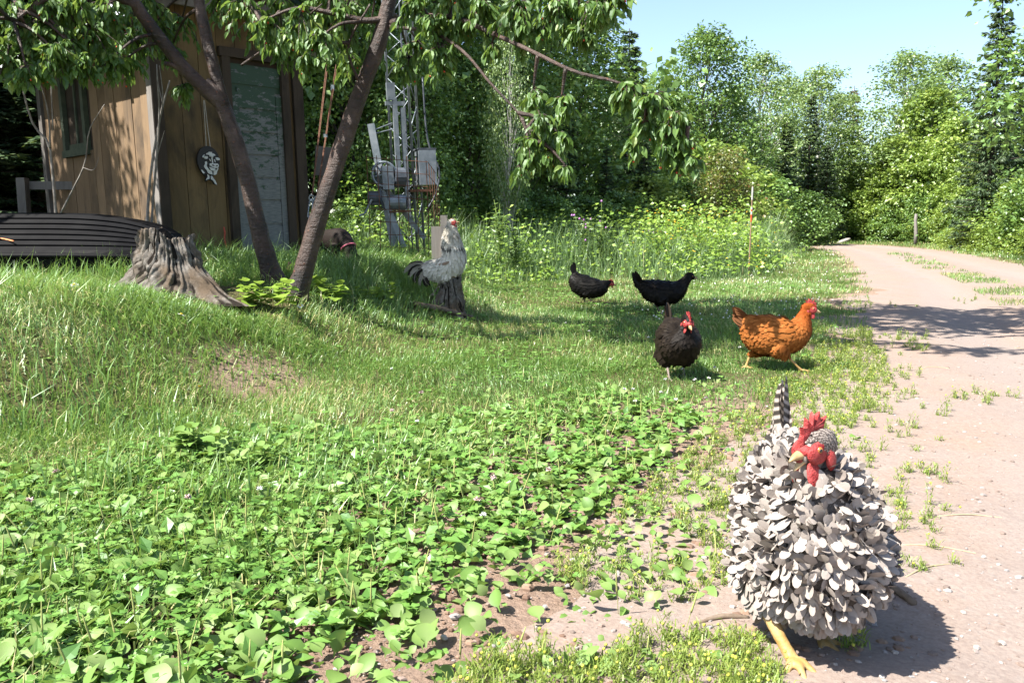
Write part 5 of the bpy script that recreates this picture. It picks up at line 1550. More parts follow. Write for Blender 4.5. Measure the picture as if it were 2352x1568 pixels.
for rep in range(34):
    t = rg.random(nm)
    base = np.stack([mp[:, 0] + rg.normal(0, .004, nm), mp[:, 1] + rg.normal(0, .004, nm), G(mp[:, 0], mp[:, 1]) - .002], 1)
    if rep < 5:      # stems
        Pb.append(base); Lb.append(H * (.7 + .4 * rg.random(nm))); Wb.append(np.full(nm, .0018)); le.append(np.abs(rg.normal(.25, .2, nm)))
    else:            # thread-like leaves
        base[:, 2] += H * t * .85; base[:, :2] += rg.normal(0, .007, (nm, 2))
        Pb.append(base); Lb.append(.012 + .016 * rg.random(nm)); Wb.append(np.interp(mp[:, 1], [1, 8], [.0022, .0045])); le.append(rg.uniform(.5, 1.4, nm))
    az_.append(rg.random(nm) * 6.28); va.append(np.clip(rg.normal(.5, .22, nm), 0, 1))
o = grass_object('mayweed', 'feathery yellow green mayweed along the edge of the drive', [(np.concatenate(Pb), np.concatenate(Lb), np.concatenate(Wb), np.concatenate(le), np.concatenate(az_), np.concatenate(va))], M_MAY, rg)
o['category'] = 'mayweed'
k = rg.random(nm) < .62
kk = np.nonzero(k)[0]
O = np.stack([mp[kk, 0] + rg.normal(0, .012, len(kk)), mp[kk, 1] + rg.normal(0, .012, len(kk)), G(mp[kk, 0], mp[kk, 1]) + H[kk] * .95], 1)
V, Fs, k_ = stamp(sp, f3, f4, O, np.repeat(np.eye(3)[None], len(kk), 0), np.stack([.0026 + .0013 * rg.random(len(kk))] * 3, 1))
tag(build('mayweed_buttons', V, Fs, M_YHEAD, smooth=True), 'tiny yellow green button flowers on the mayweed', 'flowers', kind='stuff')

# pebbles and grit on the drive and bare soil
n = 9000
x, y = wedge(n, 1.0, 7.5, rg, 1.4, .2)
g = ground_mix(x, y); k = g < .5; x, y = x[k], y[k]; n = len(x)
sp2, p3, p4 = uvsphere(5, 4)
sp2 = sp2 * (1 + .35 * (np.random.default_rng(3).random((len(sp2), 1)) - .5))
S = (.002 + .0075 * rg.random(n) ** 5)
az = rg.random(n) * 6.28
M = np.zeros((n, 3, 3)); M[:, 0, 0] = np.cos(az); M[:, 0, 1] = -np.sin(az); M[:, 1, 0] = np.sin(az); M[:, 1, 1] = np.cos(az); M[:, 2, 2] = 1
V, Fs, k_ = stamp(sp2, p3, p4, np.stack([x, y, G(x, y) + .006 + S * .15], 1), M, np.stack([S * (.8 + .8 * rg.random(n)), S, S * .6], 1))
pm, nt, b, _ = nmat('mixed_pebble')
nt.links.new(ramp(nt, attr(nt, 'var'), [(0, (.13, .10, .085)), (.4, (.21, .155, .13)), (.7, (.21, .20, .20)), (1, (.33, .29, .26))]), b.inputs['Base Color']); b.inputs['Roughness'].default_value = .9
tag(build('pebbles', V, Fs, pm, attrs={'var': np.repeat(rg.random(n), k_)}, smooth=False), 'loose pebbles and grit on the gravel drive', 'gravel', kind='stuff')
# soil crumbs on the churned earth left of the barred hen
n = 5000
x, y = wedge(n, 1.1, 3.0, rg, 1.0, .0)
lim = np.interp(y, [1, 1.75, 2.5, 3.5], [.75, .75, .95, 1.3])
k = (ground_mix(x, y) < .6) & (x < lim) & (fbm(x * 5, y * 5, 151) > .45); x, y = x[k], y[k]; n = len(x)
S = (.003 + .009 * rg.random(n) ** 2.5)
V, Fs, k_ = stamp(sp2, p3, p4, np.stack([x, y, G(x, y) + S * .3 + .002], 1), np.repeat(np.eye(3)[None], n, 0), np.stack([S * 1.3, S, S * .8], 1))
sm_, nt, b, _ = nmat('soil_crumb')
nt.links.new(ramp(nt, attr(nt, 'var'), [(0, (.11, .065, .045)), (1, (.23, .155, .11))]), b.inputs['Base Color']); b.inputs['Roughness'].default_value = .95
tag(build('soil_crumbs', V, Fs, sm_, attrs={'var': np.repeat(rg.random(n), k_)}), 'crumbs of loose reddish soil at the edge of the drive', 'soil', kind='stuff')

# ------------------------------------------------------------------ single flowers
def daisy(label, xd, yd, h, seed, tilt):
    r2 = np.random.default_rng(seed)
    q = gpt(xd, yd + 25)
    root = thing('daisy', label, 'daisy', (q.x, q.y, q.z), (tilt[0], tilt[1], r2.random() * 6))
    m = MB(); m.tube([(0, 0, -.02), (.006, .004, h * .5), (0, 0, h)], .0018, 5); m.build('stem', M_STEM, root)
    for k in range(13):
        a = 6.283 * k / 13 + r2.normal(0, .08)
        V, Fs, _ = stamp(LEAF4[0], LEAF4[1], [], np.array([[.006 * math.cos(a), .006 * math.sin(a), h]]), frames(np.array([[math.cos(a), math.sin(a), r2.uniform(-.5, .15)]]), np.array([[0, 0, 1.]])), np.array([[.0075, .019, .01]]))
        build('petal', V, Fs, M_WHITEP, root)
    m = MB(); m.sphere((0, 0, h + .001), (.0085, .0085, .005), 10, 6); m.build('disc', M_YELL, root, smooth=True)
daisy('white daisy with yellow disc over the bare soil below the bank', 450, 905, .09, 1, (.55, 0))
daisy('white daisy with drooping petals in the grass before the big stump', 405, 747, .08, 2, (.35, .2))
daisy('white daisy in the grass below the black tub', 180, 662, .09, 3, (.4, -.2))
daisy('white daisy in the grass below the leaning cherry trunks', 692, 702, .08, 4, (.3, .3))
def blossom(xd, yd, h, s_, seed, label, mat, group):
    r2 = np.random.default_rng(seed)
    q = gpt(xd, yd + 18)
    root = thing('clover_blossom', label, 'clover flower', (q.x, q.y, q.z), (r2.normal(0, .12), r2.normal(0, .12), 0), group)
    m = MB(); m.tube([(0, 0, -.01), (.004, 0, h * .6), (0, 0, h)], .0013, 5); m.build('stem', M_STEM, root)
    n = 26
    v = rdir(r2, n); v[:, 2] = np.abs(v[:, 2]) * .9 - .15
    V, Fs, _ = stamp(LEAF4[0], LEAF4[1], [], np.repeat([[0, 0, h]], n, 0), frames(v, r2.normal(size=(n, 3))), np.stack([np.full(n, s_ * .45), np.full(n, s_), np.full(n, s_ * .5)], 1))
    build('head', V, Fs, mat, root)
for i, (xd, yd) in enumerate(((970, 918), (905, 960), (1138, 1128), (1098, 1188), (75, 1185), (420, 1180), (135, 1115), (1270, 1110))):
    blossom(xd, yd, .07, .012, 200 + i, 'pinkish clover blossom standing among the plantain and grass', M_PINK, 'pinkish clover blossoms')
for i, (xd, yd) in enumerate(((1570, 855), (1600, 880), (1530, 880), (1460, 935), (1455, 905), (1520, 910), (1630, 878), (955, 985), (900, 853), (1430, 905), (600, 1150), (1105, 1215), (1490, 775), (1350, 760), (1700, 800), (1640, 850), (1400, 830), (1300, 740), (1550, 930))):
    blossom(xd, yd, .06, .0105, 300 + i, 'white clover blossom in the lawn near the hens', M_WHITEP, 'white clover blossoms')
n = 190
x, y = wedge(4000, 7, 26, rg, 1.0, 0)
rd, rc = road_sd(x, y)
k = (rd > .1) & (rd < 3.2) & (x > .2 * y - .5) & ~inpoly(x, y, WEEDS) & (fbm(x, y, 161) > .48); x, y = x[k][:n], y[k][:n]
V, Fs, k_ = stamp(sp, f3, f4, np.stack([x, y, G(x, y) + .05 + .03 * rg.random(len(x))], 1), np.repeat(np.eye(3)[None], len(x), 0), np.interp(y, [7, 26], [.007, .014]) * (.7 + .5 * rg.random(len(x))))
tag(build('lawn_flowers', V, Fs, M_WHITEP), 'tiny white clover flowers dotting the lawn along the drive', 'flowers', kind='stuff')

# mint-like plant in front of the bank: stems with paired toothed leaves
def leaf_plant(name, label, xd, yd, n, h, ls, seed, mat, sp=.05, wid=.62):
    r2 = np.random.default_rng(seed)
    q = gpt(xd, yd)
    root = thing(name, label, 'plant', (q.x, q.y, q.z - .005))
    lme = None
    V = []
    for i, (v, w_) in enumerate([(0, .1), (.2, .72), (.42, 1.0), (.66, .78), (.86, .4), (1, .03)]):
        for c in (-1, 0, 1):
            V.append([c * w_ * .5 * wid + (.03 if abs(c) and i % 2 else 0) * c, v, .10 * abs(c) * w_ - .22 * v * v + .10 * v])
    F = [[r * 3 + c, r * 3 + c + 1, (r + 1) * 3 + c + 1, (r + 1) * 3 + c] for r in range(5) for c in range(2)]
    for k in range(n):
        bx, by = r2.normal(0, sp), r2.normal(0, sp * .7)
        hh = h * (.6 + .5 * r2.random())
        top = np.array([bx * 1.5, by * 1.5, hh])
        m = MB(); m.tube([(bx, by, 0), tuple((np.array([bx, by, 0]) + top) / 2 + np.array([0, 0, .01])), tuple(top)], .002, 5); m.build('stem', M_STEM, root)
        for lv in range(5):
            t = .3 + .7 * lv / 4
            for sgn in (0, 1):
                if lme is None:
                    o = build('leaf', V, [np.array(F)], mat, root, attrs={'var': np.full(len(V), .62)}, smooth=True); lme = o.data
                else:
                    o = bpy.data.objects.new('leaf', lme); COL.objects.link(o); o.parent = root
                o.location = tuple(np.array([bx, by, 0]) * (1 - t) + top * t)
                s_ = ls * (1.05 - .45 * (lv / 4)) * (.8 + .4 * r2.random())
                o.scale = (s_, s_, s_); o.rotation_euler = (r2.uniform(-.1, .35) + .35 * (lv == 4), r2.normal(0, .2), lv * 1.57 + sgn * math.pi + r2.normal(0, .25))
    return root
leaf_plant('mint_plant', 'pale green leafy mint like plant below the dark soil of the bank', 480, 1060, 9, .12, .075, 1, M_PLANT, .07)
leaf_plant('mint_plant', 'smaller pale green leafy plant just right of the mint like one', 600, 1085, 6, .085, .065, 2, M_PLANT, .05)
leaf_plant('currant_seedling', 'lobed green leaf seedling beside the root of the big stump', 605, 690, 6, .17, .10, 3, M_WEEDL, .07, .95)
leaf_plant('currant_seedling', 'lobed green leaf seedlings below the right leaning cherry trunk', 748, 690, 7, .15, .095, 4, M_WEEDL, .09, .95)
leaf_plant('currant_seedling', 'lobed green leaf seedlings in the shade left of the small stump', 860, 690, 6, .12, .09, 5, M_WEEDL, .09, .95)
# ------------------------------------------------------------------ animals
import heapq

def remeshed(mb, voxel, smooth_it=6, fac=.5):
    o = mb.build('tmp_body')
    r = o.modifiers.new('r', 'REMESH'); r.mode = 'VOXEL'; r.voxel_size = voxel; r.use_smooth_shade = True
    s_ = o.modifiers.new('s', 'SMOOTH'); s_.factor = fac; s_.iterations = smooth_it
    dg = bpy.context.evaluated_depsgraph_get()
    me = bpy.data.meshes.new_from_object(o.evaluated_get(dg))
    old = o.data
    bpy.data.objects.remove(o); bpy.data.meshes.remove(old)
    n = len(me.vertices)
    V = np.empty(n * 3, np.float32); me.vertices.foreach_get('co', V); V = V.reshape(-1, 3).astype(float)
    Nn = np.empty(n * 3, np.float32); me.vertices.foreach_get('normal', Nn); Nn = Nn.reshape(-1, 3).astype(float)
    F = [tuple(p.vertices) for p in me.polygons]
    E = np.empty(len(me.edges) * 2, np.int32); me.edges.foreach_get('vertices', E); E = E.reshape(-1, 2)
    bpy.data.meshes.remove(me)
    F3 = np.array([f for f in F if len(f) == 3], np.int32).reshape(-1, 3)
    F4 = np.array([f for f in F if len(f) == 4], np.int32).reshape(-1, 4)
    return V, Nn, F3, F4, E

def geodesic(V, E, src):
    adj = [[] for _ in range(len(V))]
    L = np.linalg.norm(V[E[:, 0]] - V[E[:, 1]], axis=1)
    for (a, b), l in zip(E.tolist(), L.tolist()):
        adj[a].append((b, l)); adj[b].append((a, l))
    D = [1e9] * len(V); h = []
    for s_, d in src:
        D[s_] = d; h.append((d, s_))
    heapq.heapify(h)
    while h:
        d, u = heapq.heappop(h)
        if d > D[u]: continue
        for v, l in adj[u]:
            nd = d + l
            if nd < D[v]:
                D[v] = nd; heapq.heappush(h, (nd, v))
    D = np.array(D)
    for _ in range(12):       # even out the stair-steps of the mesh grid
        S = np.zeros(len(V)); C = np.zeros(len(V))
        np.add.at(S, E[:, 0], D[E[:, 1]]); np.add.at(S, E[:, 1], D[E[:, 0]])
        np.add.at(C, E[:, 0], 1); np.add.at(C, E[:, 1], 1)
        D = .5 * D + .5 * S / np.maximum(C, 1)
    return D

def gradient(V, Nn, E, D):
    g = np.zeros_like(V)
    d = V[E[:, 1]] - V[E[:, 0]]
    l2 = (d ** 2).sum(1) + 1e-12
    w = ((D[E[:, 1]] - D[E[:, 0]]) / l2)[:, None] * d
    np.add.at(g, E[:, 0], w); np.add.at(g, E[:, 1], w)
    for _ in range(10):
        S = g.copy()
        np.add.at(S, E[:, 0], g[E[:, 1]]); np.add.at(S, E[:, 1], g[E[:, 0]])
        g = S / (np.linalg.norm(S, axis=1)[:, None] + 1e-9)
    g = g - Nn * (g * Nn).sum(1)[:, None]
    return g / (np.linalg.norm(g, axis=1)[:, None] + 1e-9)

# a feather: 3 across, 5 along, cambered, rounded tip
_fr = [(0, .45), (.3, .85), (.6, 1.0), (.85, .8), (1.0, .30)]
FE_T = np.array([[c * w_ * .5, v, (.10 * (1 - c * c) + .02) * math.sin(math.pi * min(1, v * .9 + .1)) * .6 + .05 * v] for v, w_ in _fr for c in (-1, 0, 1)])
FE_F = [[r * 3 + c, r * 3 + c + 1, r * 3 + c + 4, r * 3 + c + 3] for r in range(4) for c in range(2)]
FE_V = np.array([v for v, _ in _fr for _c in range(3)])
FE_U = np.array([c for _ in _fr for c in (-1, 0, 1)])

def pick_points(V, dens_r, keep, rg, tries=40000):
    """blue-noise choice of vertices, spacing dens_r (per vertex)"""
    idx = rg.permutation(np.nonzero(keep)[0])[:tries]
    cell = float(dens_r.max())
    grid = {}; out = []
    Vl = V.tolist(); rl = dens_r.tolist()
    for i in idx.tolist():
        p = Vl[i]; r2 = rl[i] ** 2
        k = (int(p[0] // cell), int(p[1] // cell), int(p[2] // cell))
        ok = True
        for dx in (-1, 0, 1):
            for dy in (-1, 0, 1):
                for dz in (-1, 0, 1):
                    for q in grid.get((k[0] + dx, k[1] + dy, k[2] + dz), ()):
                        if (p[0] - q[0]) ** 2 + (p[1] - q[1]) ** 2 + (p[2] - q[2]) ** 2 < r2:
                            ok = False; break
                    if not ok: break
                if not ok: break
            if not ok: break
        if ok:
            grid.setdefault(k, []).append(p); out.append(i)
    return np.array(out)

def m_feather(name, rough=.55, spec=.35, sheen=None):
    m, nt, b, _ = nmat(name)
    c = attr(nt, 'col', 'Color')
    n = tnoise(nt, 220, 2)
    c = mixc(nt, .25, c, ramp(nt, n, [(.3, (.35, .35, .35)), (.7, (1, 1, 1))]), 'MULTIPLY')
    nt.links.new(c, b.inputs['Base Color'])
    b.inputs['Roughness'].default_value = rough; b.inputs['Specular IOR Level'].default_value = spec
    bump(nt, b, tnoise(nt, 300, 3), .25, .002)
    return m

def m_barred():
    m, nt, b, _ = nmat('barred_feather')
    v = attr(nt, 'bar'); tone = attr(nt, 'tone')
    w = nt.nodes.new('ShaderNodeMath'); w.operation = 'MULTIPLY'; w.inputs[1].default_value = 2 * math.pi
    nt.links.new(v, w.inputs[0])
    s_ = nt.nodes.new('ShaderNodeMath'); s_.operation = 'SINE'; nt.links.new(w.outputs[0], s_.inputs[0])
    a = nt.nodes.new('ShaderNodeMath'); a.operation = 'MULTIPLY_ADD'; a.inputs[1].default_value = .5; a.inputs[2].default_value = .5
    nt.links.new(s_.outputs[0], a.inputs[0])
    n = tnoise(nt, 140, 3)
    k = nt.nodes.new('ShaderNodeMath'); k.operation = 'MULTIPLY_ADD'; k.inputs[1].default_value = .34
    nt.links.new(n, k.inputs[0]); nt.links.new(a.outputs[0], k.inputs[2])
    col = ramp(nt, k.outputs[0], [(.40, (.014, .011, .009)), (.66, (.070, .056, .048)), (1.0, (.27, .238, .215))])
    col2 = mixc(nt, tone, col, (.19, .155, .135, 1))
    nt.links.new(col2, b.inputs['Base Color'])
    b.inputs['Roughness'].default_value = .6; b.inputs['Specular IOR Level'].default_value = .3
    bump(nt, b, tnoise(nt, 260, 3), .3, .002)
    return m

M_COMB = mnoise('comb_skin', (.21, .014, .015), (.36, .055, .052), 90, .55, .8, .004, bscale=300, spec=.35)
M_BEAK = mnoise('beak_horn', (.26, .17, .075), (.40, .30, .165), 30, .4, .2, .001)
M_SHANK = mnoise('scaly_yellow_leg', (.29, .175, .055), (.40, .27, .12), 40, .5, .6, .002, bscale=160)
M_SHANKD = mnoise('scaly_dark_leg', (.10, .085, .075), (.22, .17, .15), 40, .5, .6, .002, bscale=160)
M_SHANKG = mnoise('scaly_grey_leg', (.20, .17, .13), (.34, .29, .22), 40, .5, .6, .002, bscale=160)
M_MOUTH = mnoise('mouth_lining', (.10, .012, .01), (.22, .04, .035), 40, .5, .2)
M_PUPIL = mnoise('pupil', (.004, .004, .004), (.008, .007, .006), 10, .1, 0, spec=.8)
M_IRIS = mnoise('orange_iris', (.30, .11, .02), (.38, .17, .035), 60, .15, 0, spec=.8)

def headmat(c, yaw, pitch, k=1.0):
    return Matrix.Translation(Vector(c)) @ Matrix.Rotation(yaw, 4, 'Z') @ Matrix.Rotation(-pitch, 4, 'Y') @ Matrix.Scale(k, 4)

def xf(M, P):
    P = np.asarray(P, float).reshape(-1, 3)
    A = np.array(M)
    return P @ A[:3, :3].T + A[:3, 3]

def extrude_profile(pts, th, bevel=.35):
    """solid slab from an x-z outline, thinner at the rim, y = thickness"""
    P = np.asarray(pts, float); n = len(P)
    c = P.mean(0)
    inn = c + (P - c) * .82
    rings = [(inn, -th / 2), (P, -th * .5 * bevel), (P, th * .5 * bevel), (inn, th / 2)]
    V = np.concatenate([np.stack([r[:, 0], np.full(n, y), r[:, 1]], 1) for r, y in rings] + [[[c[0], -th * .55, c[1]], [c[0], th * .55, c[1]]]])
    F4 = [[k * n + i, k * n + (i + 1) % n, (k + 1) * n + (i + 1) % n, (k + 1) * n + i] for k in range(3) for i in range(n)]
    F3 = [[4 * n, (i + 1) % n, i] for i in range(n)] + [[4 * n + 1, 3 * n + i, 3 * n + (i + 1) % n] for i in range(n)]
    return V, F3, F4

def bird(name, label, pos, yaw, scale, spine, head, legs, colour, body_mat, feather_mat, shank_mat, comb=None, wattle=1.0,
         tail=None, voxel=.005, spacing=.012, flen=.030, fwid=.017, seed=1, group=None, period=.0135, mouth=.0, wing=True, face=True, beard=False,
         cat='chicken', tilt=0, hs=1.12, fluff=True, thigh=1.0, lr=1.0, camber=.22, wfit=1.0, fill=()):
    rg = np.random.default_rng(seed)
    root = thing(name, label, cat, pos, (0, tilt, yaw), group, (scale,) * 3)
    hc, hyaw, hpitch = head
    HM = headmat(hc, hyaw, hpitch, hs)
    mb = MB()
    # trunk and neck: rings perpendicular to the spine
    S = np.array(spine, float)
    if S.shape[1] == 4: S = np.concatenate([S[:, :1], np.zeros((len(S), 1)), S[:, 1:]], 1)
    Q = catmull(S, 46)
    C, W, H = Q[:, :3], np.maximum(Q[:, 3], .006), np.maximum(Q[:, 4], .006)
    T = np.gradient(C, axis=0); T /= np.linalg.norm(T, axis=1)[:, None]
    side = np.cross(np.array([0, 0, 1.0]), T); side[:, 0] *= .2; side[:, 1] = 1; side[:, 2] = 0
    side /= np.linalg.norm(side, axis=1)[:, None]
    upv = np.cross(T, side); upv /= np.linalg.norm(upv, axis=1)[:, None]
    seg = 26
    a = np.arange(seg) * 2 * math.pi / seg
    V = C[:, None] + (W[:, None] * np.cos(a))[..., None] * side[:, None] + (H[:, None] * np.sin(a))[..., None] * upv[:, None]
    n = len(C)
    ii, jj = np.meshgrid(np.arange(n - 1), np.arange(seg), indexing='ij'); ii, jj = ii.ravel(), jj.ravel(); kk = (jj + 1) % seg
    F4 = np.stack([ii * seg + jj, ii * seg + kk, (ii + 1) * seg + kk, (ii + 1) * seg + jj], 1)
    VV = np.concatenate([V.reshape(-1, 3), C[[0, -1]]])
    F3 = [[n * seg, (j + 1) % seg, j] for j in range(seg)] + [[n * seg + 1, (n - 1) * seg + j, (n - 1) * seg + (j + 1) % seg] for j in range(seg)]
    mb.add(VV, F3, F4)
    for fc, fr_ in fill:
        v, f3, f4 = uvsphere(18, 12); mb.add(v * np.array(fr_) + np.array(fc), f3, f4)
    # skull
    v, f3, f4 = uvsphere(16, 12)
    mb.add(xf(HM, v * np.array([.036, .0235, .0265]) + np.array([-.004, 0, .002])), f3, f4)
    mb.add(xf(HM, v * np.array([.020, .017, .018]) + np.array([.018, 0, -.005])), f3, f4)
    # legs
    for (hip, hock, foot, fyaw, curl) in legs:
        hip, hock, foot = (np.array(q, float) for q in (hip, hock, foot))
        mid = (hip + hock) / 2 + np.array([.012, 0, -.004])
        th = catmull(np.array([hip, mid, hock]), 9)
        mb.tube(th, np.array([.050, .056, .054, .048, .040, .032, .024, .017, .011]) * thigh, 12)
        mb.tube([hock + (hock - foot) * .05, hock * .5 + foot * .5, foot + np.array([0, 0, .006])], np.array([.0095, .0078, .0085]) * lr, 9)
        for ang, L in ((0, .058 * lr ** .5), (.62, .045 * lr ** .5), (-.62, .045 * lr ** .5), (math.pi - .25, .026)):
            d = np.array([math.cos(fyaw + ang), math.sin(fyaw + ang), 0])
            u = np.array([0, 0, 1.0])
            mb.tube([foot + u * .008, foot + d * L * .35 + u * (.010 + curl * .012), foot + d * L * .75 + u * (.006 - curl * .01),
                     foot + d * L + u * (.001 - curl * .02)], np.array([.0075, .0065, .0055, .0028]) * (.5 + .5 * lr), 7)
    V, Nn, F3, F4, E = remeshed(mb, voxel, 5)
    # zones
    legd = np.full(len(V), 1e9)
    for (hip, hock, foot, fyaw, curl) in legs:
        hock_, foot_ = np.array(hock, float), np.array(foot, float)
        ab = foot_ - hock_
        t = np.clip(((V - hock_) @ ab) / (ab @ ab), .08, 1.2)
        legd = np.minimum(legd, np.linalg.norm(V - (hock_ + t[:, None] * ab), axis=1))
        legd = np.where((np.abs(V[:, 2] - foot_[2]) < .032) & (np.linalg.norm(V[:, :2] - foot_[:2], axis=1) < .075), 0, legd)
    isleg = legd < .0135 * lr ** .5
    hd = np.linalg.norm(V - np.array(HM.translation), axis=1)
    srcs = [(i, float(hd[i])) for i in np.nonzero(hd < .03)[0]]
    D = geodesic(V, E, srcs)
    g = gradient(V, Nn, E, D)
    fmat = lambda arr: np.array([isleg[f].sum() * 2 > arr.shape[1] for f in arr], int) if len(arr) else np.zeros(0, int)
    base_col = colour(V, D, np.full(len(V), .5), hd) * .8
    body = build('body', V, [F3, F4], parent=root, smooth=True, mats=[body_mat, shank_mat], mat_idx=np.concatenate([fmat(F3), fmat(F4)]),
                 attrs={'col': base_col, 'bar': D / period, 'tone': np.full(len(V), .12)})
    # plumage: shingled feathers, small on the neck, larger on the back and sides
    size = np.interp(D, [0, .05, .12, .2, .35, .5], [.34, .5, .85, 1.1, 1.25, 1.1])
    front = np.array(xf(HM.inverted(), V))
    faceskin = (front[:, 0] > .006) & (front[:, 2] < .018) & (hd < .05 * hs)
    keep = (legd > .026) & ~faceskin & (hd > .018 * hs)
    idx = pick_points(V, spacing * size, keep, rg)
    O = V[idx]; N0 = Nn[idx]; d = g[idx]; sz = size[idx]
    low = np.clip((.16 - O[:, 2]) / .1, 0, 1)[:, None] * (1 if fluff else 0)
    d = d + N0 * (.04 + .07 * rg.random((len(idx), 1))) + rg.normal(0, .075, (len(idx), 3)) + low * np.array([0, 0, -.5])
    d /= np.linalg.norm(d, axis=1)[:, None]
    M = frames(d, N0)
    L = flen * sz * (.85 + .3 * rg.random(len(idx)))
    S3 = np.stack([fwid * sz * (.9 + .2 * rg.random(len(idx))), L, L * camber], 1)
    PV, PF, k = stamp(FE_T, [], FE_F, O + N0 * .0005, M, S3)
    rr = np.repeat(rg.random(len(idx)), k)
    Dv = np.repeat(D[idx], k) + np.tile(FE_V, len(idx)) * np.repeat(L, k) * .92 - np.tile(FE_U ** 2, len(idx)) * np.repeat(sz, k) * period * .28
    hdv = np.repeat(hd[idx], k)
    tone = np.clip(.05 + np.repeat(low[:, 0], k) * .55 + (rr - .5) * .12, 0, 1)
    tone = np.where(hdv < .06, .35, tone)
    _d = np.linspace(0, .8, 400); _b = np.cumsum(1 / (period * np.interp(_d, [0, .06, .12, .3, .5], [.42, .58, .85, 1.1, 1.3]))) * (_d[1] - _d[0])
    bar = np.interp(Dv, _d, _b) + (rr - .5) * .12
    col = colour(PV, Dv, rr, hdv) * (.88 + .24 * rr)[:, None]
    build('plumage', PV, PF, feather_mat, root, attrs={'col': col, 'bar': bar, 'tone': tone}, smooth=True)
    # wings: a folded fan of long feathers along each flank
    if wing:
        for sgn in (1, -1):
            wp, wf, wb, wt, wc = [], [], [], [], []
            off = 0
            cx = S[:, :3]; wi = np.argmax(S[:, 3])
            sh = np.array(wing[0]) if not isinstance(wing, bool) else np.array([S[wi][0] + .07, 0, S[wi][2] + .035])
            tp = np.array(wing[1]) if not isinstance(wing, bool) else np.array([S[wi][0] - .13, 0, S[wi][2] + .015])
            kx = np.argsort(S[:6, 0]); tx, tz, tw_, th_ = S[:6, 0][kx], S[:6, 2][kx], S[:6, 3][kx], S[:6, 4][kx]
            for row, (nf, Lf, wd, lift) in enumerate(((9, .13, .022, .0), (9, .085, .024, .006), (8, .055, .024, .010))):
                for q in range(nf):
                    t = q / (nf - 1)
                    o = sh + (tp - sh) * (.05 + .55 * t) + np.array([0, 0, -.050 + .030 * row + .012 * t - .035 * (1 - t) * (row == 0)])
                    def surf(px, pz):
                        zc = np.interp(px, tx, tz); w_ = np.interp(px, tx, tw_); h_ = np.interp(px, tx, th_)
                        return wfit * w_ * math.sqrt(max(.06, 1 - ((pz - zc) / h_) ** 2))
                    dz_ = (tp[2] - sh[2]) / abs(tp[0] - sh[0])
                    e_ = o + np.array([-Lf, 0, Lf * dz_ + Lf * (-.10 + .20 * t)])
                    o[1] = sgn * (surf(o[0], o[2]) + .003 + lift * .6); e_[1] = sgn * (surf(e_[0], e_[2]) + .006 + lift * .5)
                    dd = e_ - o
                    zc_ = np.interp(o[0], tx, tz)
                    nn = np.array([[0, sgn * 1.0, (o[2] - zc_) / .12]])
                    Mx = frames(dd[None], nn)
                    L_ = Lf * (1 - .2 * t)
                    v_, f_, k_ = stamp(FE_T, [], FE_F, o[None], Mx, np.array([[wd, L_, L_ * .5]]))
                    r_ = rg.random()
                    wp.append(v_); wf.append(f_[0] + off); off += len(v_)
                    dl = .22 + .1 * t + FE_V * L_
                    wb.append((FE_V * L_ - FE_U ** 2 * .003) / (period * 1.15) + .2 * r_); wt.append(np.full(k_, .1))
                    wc.append(colour(v_, dl, np.full(k_, r_), np.full(k_, .3), zone='wing') * (.85 + .3 * r_))
            build('wing', np.concatenate(wp), [np.concatenate(wf)], feather_mat, root, smooth=True,
                  attrs={'col': np.concatenate(wc), 'bar': np.concatenate(wb), 'tone': np.concatenate(wt)})
    # tail fan
    if tail:
        tp, tf, tb, tt, tc_ = [], [], [], [], []
        off = 0
        for q in range(tail['n']):
            t = q / (tail['n'] - 1) * 2 - 1          # side to side
            for lay in range(tail.get('layers', 1)):
                el = tail['el'] + lay * tail.get('lay_el', -.3) - abs(t) * tail.get('tent', .3) + rg.normal(0, .05)
                az = math.pi + t * tail['spread'] + rg.normal(0, .03)
                L_ = tail['L'] * (1 - .18 * lay - .15 * abs(t)) * (.93 + .14 * rg.random())
                o = np.array(tail['o'], float) + np.array([.012 * lay, t * tail['w'], -.012 * lay - .018 * abs(t)])
                # curved quill: several stations bending by 'bend'
                m_ = 7
                P = [o]
                e = el
                for s_i in range(m_ - 1):
                    P.append(P[-1] + L_ / (m_ - 1) * np.array([math.cos(az) * math.cos(e), -math.sin(az) * math.cos(e) * -1, math.sin(e)]))
                    e += tail['bend'] / (m_ - 1)
                P = np.array(P)
                tg = np.gradient(P, axis=0); tg /= np.linalg.norm(tg, axis=1)[:, None]
                face_n = np.array([.25, math.copysign(1, t + .01) * tail.get('vert', .8), .55])
                sd = np.cross(tg, face_n); sd /= np.linalg.norm(sd, axis=1)[:, None]
                wprof = np.array([.4, .75, .95, 1, .95, .72, .22]) * tail['fw'] * .5
                nn = np.cross(sd, tg)
                v_ = np.stack([P - sd * wprof[:, None], P + nn * (wprof * .18)[:, None], P + sd * wprof[:, None]], 1).reshape(-1, 3)
                f_ = np.array([[r * 3 + c, r * 3 + c + 1, r * 3 + c + 4, r * 3 + c + 3] for r in range(m_ - 1) for c in range(2)])
                vv = np.repeat(np.linspace(0, 1, m_), 3); uu = np.tile([-1, 0, 1], m_)
                r_ = rg.random()
                tp.append(v_); tf.append(f_ + off); off += len(v_)
                tb.append((vv * L_ - uu ** 2 * .004) / (period * 1.75) + .25 * r_); tt.append(np.full(len(v_), .06))
                tc_.append(colour(v_, .45 + vv * L_, np.full(len(v_), r_), np.full(len(v_), .5), zone='tail') * (.8 + .4 * r_))
        build('tail', np.concatenate(tp), [np.concatenate(tf)], feather_mat, root, smooth=True,
              attrs={'col': np.concatenate(tc_), 'bar': np.concatenate(tb), 'tone': np.concatenate(tt)})
